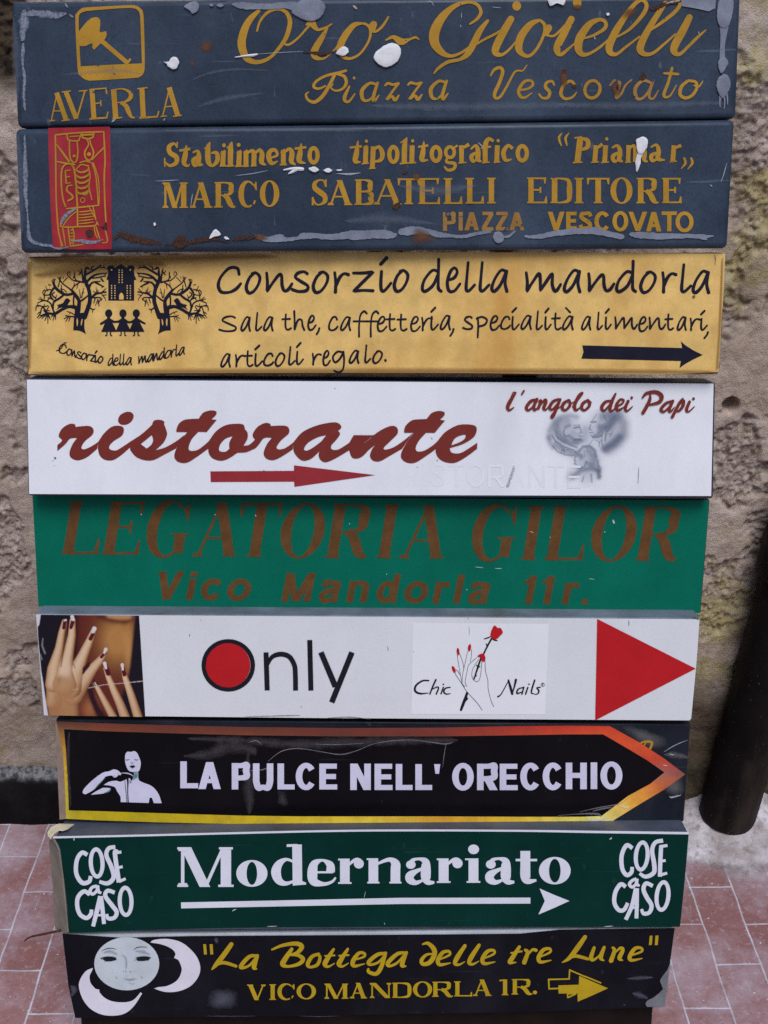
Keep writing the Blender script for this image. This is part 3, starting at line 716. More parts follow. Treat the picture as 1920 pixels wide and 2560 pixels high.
A.stain("1490,345 1520,310 1580,300 1600,340 1580,390 1530,400 1500,380", .3); A.stain("1425,465 1445,440 1460,470 1455,515 1435,490", .3); A.crop(1367, 0); A.stain("190,40 228,28 268,40 260,68 228,76 196,64", .4); A.stain("480,620 520,600 560,640 550,720 520,730 490,690", .3); A.stain("100,520 150,515 165,600 140,680 105,640", .3); A.stain("560,80 640,50 700,70 640,130 570,140", .2); A.build()
A = Art(S1, 'rust_patch', M_rust, 460, off=.0012)
A.smear("885,392,8 950,394,30 1010,402,50 1070,402,40 1135,384,8"); A.crop(1367, 0); A.smear("765,70,10 820,60,60 900,28,40 960,18,44 1010,8,20"); A.stain("690,580 720,540 752,560 745,600 705,612", .5); A.stain("110,520 140,510 160,530 145,555 118,548", .4); A.stain("180,645 215,625 232,648 210,665", .4); A.stain("512,660 530,620 545,650 535,690", .4); A.build()
A = Art(S1, 'scratch', M_scratch, 920, off=.0010)
A.smear("930,52,3 965,56,8 1000,58,3"); A.smear("700,90,3 702,115,7 701,135,3"); A.smear("692,185,3 696,195,10 697,205,3"); A.smear("440,12,3 475,12,8 492,45,5"); A.crop(460,0); A.smear("545,405,3 700,395,6 900,385,3"); A.crop(1367,0); A.smear("355,270,3 360,285,12 362,296,3"); A.smear("1136,235,3 1140,245,9 1142,256,3"); A.crop(0, 0); A.smear("835,915,3 850,905,20 868,890,5"); A.smear("1225,905,3 1232,895,14 1238,885,3"); A.build()
A = Art(S1, 'paper_scrap', M_tan, 1367, off=.0016); A.smear("890,28,6 940,12,24 1000,6,10"); A.crop(460,0); A.smear("1265,40,6 1285,55,30 1300,72,6"); A.build()

# ================================================================== 2  printer / publisher
S2 = Sign('hanging_sign', 'slate blue metal sign with a red panel and gold MARCO SABATELLI EDITORE lettering', 'sign',
          (36, 322), (1838, 299), (1820, 621), (51, 633), 0.003, depth=0.05, bevel=0.0072, tray=M_slate, seg=4)
A = Art(S2, 'emblem_panel', M_red, 0, 300, off=.0004); A.fi("360,60c 825,50c 832,400 838,968c 600,970 400,964c 382,700 366,300"); A.build()
A = Art(S2, 'emblem', M_gold, 0, 300, off=.0011)
for t in ("470,940,10 440,840,12 422,600,11 418,300,11 415,112,12c 600,95,12 778,88,12c 788,300,12 782,420,12 786,600,12 795,770,10",
 "425,185,8 470,245,16 518,310,14", "780,208,14 735,250,10 690,298,10", "428,312,8 480,322,14 550,330,10",
 "500,110,9 510,150,12c 550,158,10 592,155,10c 606,110,9", "525,125,8 590,120,8", "520,158,10 524,270,12 540,310,12 560,318,10 576,300,12 584,235,10 577,155,9",
 "612,98,10 620,132,14c 660,142,10 696,130,14c 706,96,10", "625,112,14 695,108,14", "652,145,8 664,185,10 636,240,13 646,290,11 680,298,10 702,245,12 682,185,10 672,142,8",
 "560,335,12 500,330,12 465,370,13 460,470,12 470,580,12 492,650,10", "530,335,9 555,365,13 570,480,14 575,560,13 580,650,12 582,800,12",
 "690,320,9 715,400,10 730,520,10 738,640,8", "702,325,8 735,430,8 745,540,7 742,640,7", "600,320,9 640,308,10 680,318,9",
 "500,665,10 600,655,12 740,640,9", "582,800,12 650,798,12 722,785,10 712,720,10 698,650,9", "560,668,10 500,700,12 460,760,10 455,800,8", "575,685,8 520,730,9 475,790,8",
 "470,810,9 482,880,10 492,945,8", "510,800,10 520,880,12 528,940,10", "545,805,8 556,870,11 548,935,8", "460,800,8 520,805,12 582,800,10",
 "720,800,8 735,850,11 748,890,8", "705,790,7 715,850,8 730,885,7", "780,800,8 796,850,10 805,912,9 770,922,7", "530,946,12 580,940,12 622,934,8", "448,880,8 462,950,10", "660,640,6 705,720,7 740,790,6"):
    A.st(t)
for k in range(5): A.st("568,%d,9 600,%d,15 640,%d,15 668,%d,9" % (372+40*k, 392+40*k, 386+40*k, 366+40*k))
A.st("570,372,8 610,335,10 655,345,9"); A.st("660,340,8 675,420,9 668,500,9 690,600,7"); A.st("580,545,8 640,560,11 668,530,8")
for k in range(5): A.st("592,%d,6 640,%d,9 700,%d,6" % (690+22*k, 686+22*k, 678+22*k))
A.ell(556, 270, 11, 11); A.ell(667, 256, 15, 15); A.ell(620, 602, 16, 18, w=6)
for k in range(5): A.ell(538, 825+24*k, 9, 6)
A.li(490,380,496,475,10); A.li(488,380,530,377,9); A.li(492,428,526,424,9); A.li(494,475,532,471,9); A.st("540,490,10 510,495,13 502,530,14 535,560,15 545,585,14 510,606,12"); A.build()
A = Art(S2, 'worn_patch', M_rust, 0, 300, off=.0014); A.stain("640,830 680,815 702,840 690,885 650,880", .7); A.stain("742,802 775,795 800,755 803,832 770,815", .7); A.build()
A = Art(S2, 'glue_residue', M_residue, 0, 300, off=.0013); A.smear("530,905,10 600,905,44 690,920,50 775,895,12"); A.smear("390,950,8 440,965,26 520,950,10"); A.smear("455,790,8 480,730,60 540,680,40 580,670,8")
A.smear("205,680,10 212,800,40 225,890,56 290,930,44 400,945,40"); A.smear("185,100,20 190,300,50 190,500,60 205,700,20"); A.build()
def SL(A, txt, n=None):
    for t in txt.split('|'): A.st(t.strip(), cap='b')
A = Art(S2, 'lettering', M_gold, 380, 320, cap='b')
SL(A, """188,145,8 165,117,20 128,140,32 135,185,36 182,218,38 180,262,32 132,282,22 92,248,8| 95,225,10 96,292,10 |190,105,12 187,150,8
|258,130,10 250,200,38 240,262,34 268,285,16 284,268,6| 205,170,18 287,157,20
|305,185,14 342,172,20 352,212,36 350,268,36 382,275,12| 350,213,18 312,240,34 320,282,26 350,268,16
|435,105,8 420,150,36 422,248,40 452,283,22 490,245,34 485,188,30 445,188,14| 393,157,10 428,128,16
|536,172,36 530,285,38| 508,285,12 562,283,12| 514,190,8 550,168,14| 600,104,10 590,150,38 588,284,38| 553,286,12 617,283,12| 560,150,8 600,122,16
|656,172,36 650,285,38| 624,288,12 682,285,12| 634,188,8 668,168,14
|705,172,36 705,284,36| 705,195,20 748,170,24 765,195,36 762,284,36| 770,195,18 806,165,24 825,195,36 822,255,36 855,278,10| 684,288,12 726,285,12| 742,285,12 784,281,12| 686,190,8 715,165,16
|882,225,14 938,205,20 925,167,26 888,172,32 875,215,38 897,265,30 944,248,8
|985,165,36 985,274,36| 985,188,20 1030,157,26 1050,190,38 1045,250,36 1078,276,10| 958,277,12 1012,273,12| 964,185,8 996,160,16
|1120,115,8 1110,190,40 1105,248,36 1152,264,8| 1070,155,18 1157,144,18""")
for x, y in ((540, 130), (650, 127)): A.ell(x, y, 14, 15)
A.ell(1212, 205, 30, 54, w=32); A.build()
A = Art(S2, 'lettering', M_gold, 860, 320, cap='b')
SL(A, """105,95,8 95,180,38 85,248,36 127,254,6| 43,147,16 132,137,18| 165,135,36 160,268,36| 133,269,11 187,263,11| 145,150,8 175,132,14
|220,138,38 212,302,36| 188,304,11 236,301,11| 220,165,18 262,142,26 288,190,36 275,240,28 222,252,14
|472,70,8 455,130,38 452,260,38| 418,267,12 487,262,12| 423,112,8 465,84,16| 512,132,36 508,260,36| 488,264,10 541,259,10| 494,150,8 520,130,14
|600,100,8 592,180,38 585,238,34 632,240,8| 556,142,16 632,131,18| 775,225,16 770,255,22 830,268,26 824,305,24 780,316,22 752,288,14| 826,148,14 852,130,16
|880,130,36 882,258,34| 885,155,16 938,122,30| 858,263,10 917,258,10
|950,160,14 988,132,22 1005,170,36 1005,235,36 1032,250,10| 1000,180,16 957,210,32 967,250,26 1002,232,14
|1122,100,20 1085,82,28 1060,130,38 1060,258,36| 1028,152,14 1102,139,16| 1033,261,10 1092,256,10| 1150,130,36 1145,255,36| 1122,259,10 1172,254,10
|1265,155,26 1230,132,24 1196,182,36 1212,240,28 1258,235,10""")
A.ell(370, 198, 30, 56, w=32); A.ell(690, 195, 32, 52, w=32); A.ell(795, 182, 32, 40, w=26); A.ell(1337, 190, 34, 54, w=32)
for x, y in ((168, 99), (515, 97), (1156, 95)): A.ell(x, y, 12, 13)
A.build()
A = Art(S2, 'lettering', M_gold, 1340, 320, cap='b')
for t in ("195,38,6 172,75,18 190,132,10", "247,38,6 222,75,18 232,130,10", "1112,228,18 1120,265,20 1088,305,6", "1164,228,18 1172,265,20 1138,308,6"): A.st(t, cap='r')
SL(A, """332,75,46 310,255,44| 276,260,12 347,256,12| 288,75,12 345,68,14| 335,78,18 385,92,34 386,142,34 335,166,16
|450,130,36 440,255,36| 455,155,16 498,120,28| 412,259,10 472,254,10| 522,130,36 515,255,36| 488,259,10 547,255,10
|570,150,14 608,132,22 630,172,34 625,235,34 652,252,10| 620,182,16 577,212,32 587,250,26 622,236,14
|695,128,34 690,255,32| 695,158,16 733,132,22 745,175,32 742,255,30| 750,158,16 798,132,22 815,180,32 812,238,30 838,252,10| 668,259,9 712,255,9
|860,145,14 903,127,22 920,172,34 915,230,34 967,240,10| 915,182,16 867,207,32 872,245,26 912,232,14
|1035,130,36 1025,250,36| 1035,155,16 1088,130,28| 1002,254,10 1057,249,10""")
A.ell(531, 82, 12, 13); A.build()
A = Art(S2, 'lettering', M_gold, 380, 320)
line(A, serif, "M 78 270 600 408; A 285 452 599 408; R 465 625 597 405; C 645 788 590 402; O 808 955 588 396; S 1196 1318 580 385; A 1318 1502 579 390", 40, 11)
A.crop(860, 320); line(A, serif, "B 78 216 577 385; A 225 430 574 384; T 410 562 572 378; E 555 714 571 376; L 748 880 570 376; L 911 1042 567 374; I 1065 1146 566 373; E 1370 1517 565 371", 40, 11)
A.crop(1340, 320); line(A, serif, "D 106 272 564 374; I 284 360 565 374; T 388 544 565 374; O 558 724 565 374; R 752 918 565 374; E 942 1086 564 374", 42, 11); A.build()
A = Art(S2, 'lettering', M_goldworn, 860, 320)
line(A, sans, "P 742 836 772 632; I 858 892 770 630; A 903 1012 768 632; Z 1034 1120 770 628; Z 1138 1230 769 628; A 1240 1352 768 632", 31); A.build()
A = Art(S2, 'lettering', M_gold, 1340, 320)
line(A, sans, "V 88 214 770 628; E 226 306 764 628; S 325 420 764 628; C 438 558 774 627; O 573 692 774 625; V 693 834 773 628; A 826 940 776 630; T 943 1056 775 626; O 1046 1182 780 628", 32); A.build()
for x0, y0, txt, m, h in (
    (1340, 320, "750,95 775,72 810,65 838,90 835,140 815,175 795,195 770,190 757,150", M_putty, .002),
    (860, 320, "1118,812 1135,782 1175,780 1200,815 1190,852 1160,865 1130,850", M_greyputty, .0012),
    (380, 320, "1172,305 1220,290 1252,315 1215,333", M_putty, .0015), (380, 320, "1286,318 1325,301 1350,320 1325,336", M_putty, .0013), (380, 320, "1380,316 1405,309 1428,315 1405,324", M_putty, .001),
    (0, 300, "1570,890 1590,845 1622,820 1658,862 1610,875", M_putty, .0015), (380, 320, "540,822 560,815 580,832 560,838", M_putty, .001), (0, 300, "1150,775 1163,768 1168,785 1157,798", M_putty, .001)):
    A = Art(S2, 'putty_blob', m, x0, y0, off=.0014); A.blob(txt, h); A.build(smooth=True)
A = Art(S2, 'putty_smear', M_putty, 1340, 320, off=.0014); A.st("785,185,44 770,225,34 765,260,40 762,290,26 756,322,14", h=.0012); A.crop(380, 320); A.st("990,315,12 1050,305,20 1090,306,28 1128,308,26", h=.001); A.st("1080,312,24 1050,330,20 1025,343,10", h=.001); A.build()
A = Art(S2, 'putty_smear', M_greyputty, 380, 320, off=.0012)
A.fi("770,800 870,815 960,795 1010,820 1090,810 1140,785 1300,795 1400,790 1500,768 1640,778 1660,800 1640,830 1500,830 1350,840 1240,830 1120,835 1020,850 900,855 820,845")
A.crop(860, 320); A.fi("30,770 100,772 230,765 300,763 380,785 400,800 370,825 300,832 220,828 100,838 40,835")
A.fi("415,765 480,742 560,740 640,760 700,775 790,795 900,800 1010,775 1090,768 1100,785 1000,805 900,825 780,820 690,820 640,800 560,795 480,805 418,800"); A.st("1190,815,12 1235,812,20 1280,775,14", cap='r')
A.crop(1340, 320); A.fi("-90,808 0,802 150,770 300,750 360,755 440,740 520,765 600,785 655,800 650,835 560,820 450,800 300,795 150,810 40,828 -60,826"); A.fi("700,790 780,778 950,790 1080,790 1280,802 1335,808 1290,825 1270,840 1150,825 950,835 800,830 720,815"); A.build()
A = Art(S2, 'rust_patch', M_rust, 0, 300, off=.0013)
A.smear("848,900,20 900,860,70 970,880,110 1060,905,90 1140,915,70 1215,925,20"); A.stain("1285,910 1335,860 1400,870 1425,930 1360,970 1295,955", .6); A.smear("1425,930,10 1500,905,44 1600,895,36 1659,900,20")
A.crop(380, 320); A.smear("590,840,8 650,830,50 730,820,60 800,810,20"); A.smear("80,880,10 300,850,50 420,830,30 590,860,10"); A.crop(860, 320); A.stain("430,330 455,308 482,330 455,352", .5); A.stain("350,590 385,560 430,545 425,590 385,622", .5); A.stain("400,540 430,545 425,565", .4); A.build()
A = Art(S2, 'rust_ring', M_rustsoft, 860, 320, off=.0014); A.stain("512,355 540,335 573,352 565,388 525,390", .6); A.stain("520,760 600,755 700,850 500,870", .2); A.crop(380, 320); A.stain("760,800 820,790 880,830 820,850 770,830", .4); A.build()
A = Art(S2, 'scratch', M_scratch, 380, 320, off=.0011); A.smear("20,398,3 120,394,9 205,389,3"); A.smear("622,357,3 750,342,9 872,318,3"); A.smear("290,590,3 298,530,10 305,490,3"); A.smear("1380,340,4 1480,345,22 1570,335,4"); A.crop(860, 320); A.smear("1003,105,4 1030,130,12 1050,155,3"); A.crop(1340, 320); A.smear("1385,410,3 1410,340,10 1432,260,3"); A.smear("1305,425,3 1315,432,14 1322,440,3"); A.build()
A = Art(S2, 'glue_residue', M_haze, 0, 300, off=.0009); A.smear("130,90,20 150,400,120 160,900,30"); A.crop(860, 320); A.smear("0,700,20 300,680,120 700,720,10"); A.smear("400,430,10 700,470,120 1000,430,10"); A.crop(380, 320); A.smear("60,20,20 800,15,40 1600,20,20"); A.build()
# ================================================================== 3  yellow tea-room sign
M_parch = paint('parchment_print', (0.76, 0.485, 0.15), 0.4, 0.20, 30, grime=((0.56, 0.26, 0.045), 0.7), bump=0.03, spec=0.5, fine=0.1)
M_black = paint('black_print', (0.012, 0.011, 0.022), 0.4, 0.2, 30, bump=0.02, spec=0.35, fine=0.0)
M_darkedge = paint('dark_edge', (0.020, 0.018, 0.022), 0.5, 0.2, 30, bump=0.05, spec=0.3, fine=0.0)
M_worn = stain_mat('worn_edge', (0.10, 0.08, 0.07), 0.9, 180, 0.15)
S3 = Sign('hanging_sign', 'yellow parchment sign with black tree and house silhouettes and handwritten lettering', 'sign',
          (67, 643), (1814, 633), (1797, 936), (68, 937), -0.034, -0.008, depth=0.045, bevel=0.003, tray=M_darkedge)
A = Art(S3, 'face_panel', M_parch, sc=1, off=.0003)
A.fi("70,646c 300,640 613,634 900,631 1300,631 1813,634c 1806,780 1796,930c 1600,936 1073,932 613,932 300,934 71,935c", n=8); A.build()
A = Art(S3, 'edge_tone_shade', stain_mat('brown_edge_shade', (0.20, 0.085, 0.015), 0.5, 30, 0.5, nmix=0.7), sc=1, off=.0005)  # brown print edges; top-left smears paint in the shadow of the sign above
for t in ('68,934,14 500,929,22 1000,928,22 1500,929,20 1797,931,14', '72,650,20 74,800,16 72,930,14', '70,648,20 300,650,36 700,640,16', '1806,640,8 1800,800,10 1792,930,10', '80,690,10 250,670,60 420,660,20'): A.smear(t)
A.build(split=False)
A = Art(S3, 'lettering', M_black, 520, 630)
line(A, hand, "C 72 245 302 122; o 285 390 306 156; n 434 630 296 158; s 630 757 296 148; o 787 900 302 150; r 945 1052 300 155; z 1087 1240 296 150; i 1292 1372 292 146; o 1395 1500 293 138", 24)
A.crop(1000, 630); line(A, hand, "d 163 308 294 135; e 347 450 294 122; l 485 560 292 150; l 590 668 292 150; a 686 808 294 136; m 942 1205 296 155; a 1230 1355 297 138; n 1410 1605 294 162", 24)
A.crop(1367, 620); line(A, hand, "d 520 665 326 175; o 702 815 332 180; r 865 968 330 185; l 1000 1080 327 192; a 1095 1220 334 175", 24); A.build()
A = Art(S3, 'lettering', M_black, 520, 630)
line(A, hand, "s 82 216 594 482; a 248 318 590 488; l 353 402 588 500; a 418 488 588 488; t 557 622 582 490; h 640 722 584 484; e 747 808 582 478; , 815 843 580 520; c 904 972 588 488; a 995 1070 586 488; f 1092 1190 578 484; f 1180 1278 578 484; e 1267 1340 592 486; t 1338 1405 588 490; t 1420 1490 588 492; e 1517 1590 592 486; r 1602 1680 588 492", 15)
A.crop(1000, 630); line(A, hand, "i 232 286 582 485; a 303 378 580 478; , 377 412 588 520; s 472 546 578 484; p 575 655 576 486; e 674 746 582 480; c 754 826 578 486; i 840 892 580 486; a 908 986 578 478; l 1018 1066 580 490; i 1088 1132 580 488; t 1140 1206 580 484; à 1220 1300 580 482", 15)
A.crop(1367, 620); line(A, hand, "a 262 330 612 515; l 375 416 610 525; i 440 482 608 520; m 510 678 608 518; e 688 756 622 518; n 767 890 610 520; t 888 948 612 520; a 980 1046 614 518; r 1075 1146 616 528; i 1155 1202 614 530; , 1182 1220 640 580", 15); A.build()
A = Art(S3, 'lettering', M_black, 520, 630)
line(A, hand, "a 97 168 860 765; r 205 276 858 772; t 272 336 856 766; i 352 407 854 764; c 416 490 852 762; o 505 574 854 758; l 600 652 844 756; i 664 714 842 748; r 782 846 844 762; e 860 916 848 742; g 935 1025 836 748; a 1060 1132 832 740; l 1172 1218 828 742; o 1236 1306 832 742", 15); A.ell(1331, 812, 10, 11); A.build()
A = Art(S3, 'arrow', M_black, 1367, 620)
A.po("266,730 1016,750 1005,698 1040,730 1100,768 1171,802 1100,835 1030,875 995,901 1006,848 259,830 275,780"); A.build()
# tree emblem: right tree traced, left one mirrored
TREE = """720,1010,60 665,860,52 632,730,50 650,560,46 695,450,46 720,360,36 700,250,20|840,960,64 812,800,46 822,720,42 880,640,42 930,575,30 985,530,16 1100,440,16 1140,350,10
920,625,30 1050,635,32 1200,530,36 1232,430,22 1210,388,10|880,850,52 980,840,38 1100,890,38 1220,960,36 1330,950,24 1450,990,16|1220,950,24 1260,850,20 1290,780,18 1390,738,16 1500,780,12
1060,640,26 1150,710,28 1230,760,26 1243,880,20 1220,935,18|1240,540,28 1292,640,24 1250,720,22|1285,555,14 1370,580,14 1392,720,12|700,445,34 600,345,28 500,300,20 360,285,12|620,365,18 520,360,16 380,330,12
655,560,26 600,445,22 460,420,12|640,480,18 560,430,18 400,510,12|632,720,26 540,630,28 460,612,22 365,590,12|580,690,16 450,695,14 500,780,12|545,700,14 570,780,10|500,720,14 480,830,12|645,850,20 580,890,16 545,872,8|585,890,12 590,938,8
700,310,28 560,230,24 460,165,14 450,148,8|720,300,22 702,195,18 650,200,12|700,200,12 680,180,10|742,430,26 765,265,18 780,215,14|745,435,22 870,395,16 885,265,12|830,418,16 920,398,14 1010,300,12 970,262,10 960,330,8|880,290,10 910,370,10
660,650,16 780,742,22 825,700,14|770,690,14 755,610,12 735,535,8|790,690,14 800,600,10 808,545,6|755,620,10 728,600,8|895,640,20 905,760,20 890,860,20|805,440,16 895,500,16 935,570,14|895,500,12 895,440,8|830,460,10 850,540,8|1100,575,16 1110,480,10|1160,510,14 1130,400,14 1110,335,8|1125,420,10 1165,350,8|1075,430,10 1005,355,10
1080,375,8 1070,340,6|1290,480,14 1325,475,8|1240,480,12 1260,400,10 1205,385,8|1330,580,12 1370,500,8|1380,560,14 1415,600,12 1385,680,12|1400,740,14 1465,680,8|1420,735,12 1490,710,8|1330,820,12 1390,840,14 1510,820,14 1530,900,12|1500,800,10 1490,840,14|1340,880,14 1310,830,10|1380,790,8 1400,850,12|1330,950,22 1420,850,14 1460,960,16 1510,1025,8|1340,950,16 1400,900,14 1300,905,10
1330,950,20 1290,1050,12|1330,960,18 1330,1118,10|1340,960,18 1380,1075,10|1350,960,16 1430,1040,10|1380,970,14 1480,1035,8|1470,930,12 1500,960,10|1205,960,22 1205,1055,8|1215,970,16 1248,1068,8|1240,980,14 1275,1010,8|900,1005,16 960,1000,14 1040,985,8|960,1000,14 985,1085,8|985,1005,12 1035,1085,8|1000,1000,12 1060,1040,8|885,975,12 960,935,12 1015,920,8|960,940,8 980,970,6
380,190,14 470,190,16 540,220,16|360,210,8 400,190,10|400,150,8 410,190,10|350,265,8 380,310,14 380,350,8|420,420,10 450,380,12|400,425,10 450,360,10|370,540,8 420,590,14|360,600,10 440,620,12 380,700,10 375,740,6|360,640,8 410,650,10|500,560,10 510,620,16 580,580,6|530,520,8 520,610,12|440,530,8 430,500,14 540,450,12|430,700,10 440,740,8|510,740,10 540,820,8|560,170,10 600,190,14 600,250,14|600,175,8 620,220,12 690,210,12|830,240,8 790,290,14|770,240,10 800,300,12 830,310,6
1220,600,12 1260,640,18 1200,700,16|1180,640,6 1200,690,12|1290,640,16 1370,650,12|1300,690,14 1340,740,10|1200,760,10 1250,720,14 1330,690,12|1020,600,12 1060,560,12 1120,545,12|1075,600,14 1110,560,8"""
A = Art(S3, 'emblem', M_black, 290, 640, 6.636, off=.0006)
def tree_art(A, mirror):
    fx = (lambda x: 2*(305-290)*6.636 - x) if mirror else (lambda x: x)
    for t in TREE.replace('\n', '|').split('|'):
        A.st([(fx(p[0]), p[1], p[2]*1.34, p[3]) for p in parse(t)], cap='r', n=4)
    m = lambda txt: [(fx(p[0]), p[1], 0, p[3]) for p in parse(txt)]
    A.fi(m("695,1298c 722,1200 722,1060 700,950 800,950 812,1000 835,850 880,840 885,960 895,1000 902,1120 910,1232c 815,1240 740,1270"),
         m("755,1040 775,1060 785,1130 770,1150 758,1090"), m("840,1030 855,1060 850,1150 838,1160 828,1090"))
    A.fi(m("955,740c 985,712 1010,700 1040,715 1060,750 1090,785 1180,812c 1160,845 1195,898c 1150,870 1110,855 1020,835 985,780"))
tree_art(A, False); tree_art(A, True)
A.crop(60, 620)
A.po("632,394 632,240 617,236 630,202 629,165 619,161 628,140 640,131 668,131 680,150 725,121 770,150 785,131 815,131 828,140 831,157 823,165 829,205 843,237 826,241 826,394")
for cx in (635, 742, 842):
    A.ell(cx, 490, 27, 30); A.st("%d,510,22 %d,530,26 %d,560,44" % (cx, cx, cx), cap='b'); A.fi("%d,540c %d,580 %d,629c %d,629c %d,580 %d,540c" % (cx-18, cx-36, cx-56, cx+62, cx+38, cx+18))
    for d in (-14, 14): A.st("%d,625,10 %d,652,9 %d,657,9" % (cx+d, cx+d, cx+d+(-9 if d < 0 else 9)))
for t in ("622,540,18 600,555,18 578,568,17", "650,540,18 670,552,17 690,553,15 712,550,17 728,540,18", "757,540,18 775,553,17 795,556,15 815,550,17 828,540,18", "858,540,18 885,556,17 905,566,15"): A.st(t)
A.build()
A = Art(S3, 'emblem_window', M_parch, 60, 620, off=.0014)
for u in (713, 736):
    for k in range(6): A.po("%d,%d %d,%d %d,%d %d,%d" % (u-4, 160+18.6*k, u+4, 160+18.6*k, u+4, 170+18.6*k, u-4, 170+18.6*k))
for u in (657, 682, 774, 798):
    for k in range(6): A.po("%d,%d %d,%d %d,%d %d,%d" % (u-4, 278+18.6*k, u+4, 278+18.6*k, u+4, 288+18.6*k, u-4, 288+18.6*k))
A.ell(657, 164, 6, 6); A.ell(797, 164, 6, 6); A.fi("714,386c 714,355 730,336 746,355 747,386c"); A.build()
A = Art(S3, 'lettering', M_black, 60, 620)
def arc(word, u0, u1, f, xh, w):
    wid = {'m': 1.6, 'l': .6, 'i': .6, 'C': 1.6, 'r': .8}
    tot = sum(wid.get(c, 1.0) for c in word); u = u0
    for c in word:
        d = (u1-u0)*wid.get(c, 1.0)/tot; um = u + d/2; sl = (f(um+5)-f(um-5))/10
        hand(A, c, u, u + d*0.98, f(um) - sl*um, f(um) - sl*um - xh*(1.35 if c == 'C' else 1), w, tilt=sl); u += d
fc = lambda u: 783 + (u-270)*0.36 - (u-270)**2*0.00033
arc("Consorzio", 262, 592, fc, 50, 10); arc("della", 630, 808, lambda u: 880 - (u-630)*0.03, 54, 10); arc("mandorla", 858, 1205, lambda u: 868 - (u-858)*0.19 - (u-858)**2*0.00006, 54, 10)
A.st("245,770,8 275,755,8 300,715,8 318,710,6"); A.build()
A = Art(S3, 'worn_edge', M_worn, 1367, 620, off=.0012); A.smear("1258,45,3 1265,80,12 1262,130,3"); A.smear("1240,945,8 1270,938,22 1290,930,10"); A.smear("1300,850,3 1294,890,12 1296,915,3"); A.stain("1085,360 1110,345 1120,370 1095,385", .2); A.smear("1318,440,3 1312,600,7 1305,740,4"); A.build()

# ================================================================== 4  white restaurant sign
M_white = paint('white_panel', (0.78, 0.78, 0.79), 0.33, 0.05, 7, grime=((0.58, 0.565, 0.555), 0.4), bump=0.015, spec=0.45, fine=0.04)
M_steel = paint('blue_grey_tray', (0.035, 0.045, 0.065), 0.4, 0.25, 18, bump=0.08)
M_brick = paint('brick_red_print', (0.185, 0.030, 0.022), 0.4, 0.1, 30, bump=0.01, spec=0.35, fine=0.04)
M_crimson = paint('crimson_print', (0.30, 0.028, 0.034), 0.38, 0.1, 20, bump=0.01, spec=0.4, fine=0.04)
S4 = Sign('hanging_sign', 'white sign reading ristorante in brick red script with a red arrow below it', 'sign',
          (64, 948), (1789, 957), (1783, 1247), (70, 1240), -0.022, -0.030, depth=0.05, bevel=0.003, tray=M_steel)
A = Art(S4, 'face_panel', M_white, sc=1, off=.0006); A.po("67,949 1784,959 1778,1240 73,1235"); A.build()
M_ghost = paint('ghost_lettering', (0.752, 0.755, 0.77), 0.35, 0.05, 9, bump=0.01, spec=0.45, fine=0.04)
A = Art(S4, 'ghost_lettering', M_ghost, sc=1, off=.00064); A.GAP = {'ghost_lettering': 30}
line(A, sans, "R 1010 1046 1214 1160; I 1054 1068 1215 1160; S 1076 1114 1216 1160; T 1120 1162 1216 1161; O 1166 1212 1217 1161; R 1220 1260 1218 1162; A 1264 1312 1219 1162; N 1320 1362 1220 1163; T 1368 1410 1220 1163; E 1418 1452 1221 1164", 7); A.build()
A = Art(S4, 'lettering', M_brick, 60, 930, off=.0012)
A.fi("250,592c 250,548c 285,513 260,480 285,425 340,390 380,392 386,412c 485,404 520,430 512,470 455,520 430,565 450,580 500,560 556,525c 549,575c 470,640 400,662 350,640 342,600 365,540 398,495c 345,500 310,540")
A.fi("556,525c 600,460 660,410 720,404 748,425 735,475 670,520 640,555 645,580 690,588 740,560 800,520c 795,565c 720,630 660,662 600,655 565,620 553,570c"); A.fi("705,365 720,325 765,300 805,303 822,330 805,370 765,394 725,392")
A.fi("800,520c 870,475 930,425 960,395c 975,365 1015,358 1050,370 1050,390c 1065,430 1072,470 1045,530 985,586c 1060,565 1140,520 1205,470c 1140,572c 1050,620 970,660 900,660 840,635 800,590 795,565c", "875,540c 958,472c 968,510 955,545 920,574c")
A.fi("1142,435 1160,390 1200,360 1255,352 1310,350c 1345,305 1400,288 1440,295 1440,320 1405,355c 1445,358c 1370,450c 1308,448c 1260,500 1235,560 1245,590 1300,585 1350,550 1390,515c 1380,575c 1290,640 1220,680 1160,675 1128,640 1140,580 1180,510 1225,450c 1145,450c")
A.crop(540, 930)
A.fi("-52,515c 0,445 70,400 150,388 205,395 217,430c 236,455 235,500 205,553c 250,545 300,500c 305,565c 230,600 160,605c 100,645 40,665 -20,650 -52,615 -60,570c", "125,480c 70,500 30,545 25,590 70,598 100,575c 100,530")
A.fi("300,515c 275,480 285,445 320,405 370,382 405,388 410,405c 510,402 545,420 545,460 490,510 455,560 470,580 520,570 580,528c 575,580c 490,635 430,660 380,650 357,610 380,545 420,493c 360,495 320,545 290,575c 240,590c 270,545")
A.fi("580,528c 650,450 760,400 870,378 920,385 940,415 915,440c 930,465 900,510 865,550 870,580 920,580 1000,530c 1000,585c 900,645 830,675 790,665 770,630 775,595c 720,645 670,665 630,655 590,610 578,570c", "828,472c 760,490 690,530 660,575 680,590 730,565 790,520c")
A.fi("1000,530c 1040,465 1090,428 1140,425 1182,440 1175,480 1130,520 1090,548c 1150,500 1230,440 1310,405 1355,415 1362,460 1310,515 1260,565 1270,582 1330,565 1400,520 1480,455c 1395,575c 1300,630 1230,668 1180,665 1155,630 1170,580 1200,542c 1150,580 1100,630 1060,648 1020,640 998,585c")
A.crop(900, 930)
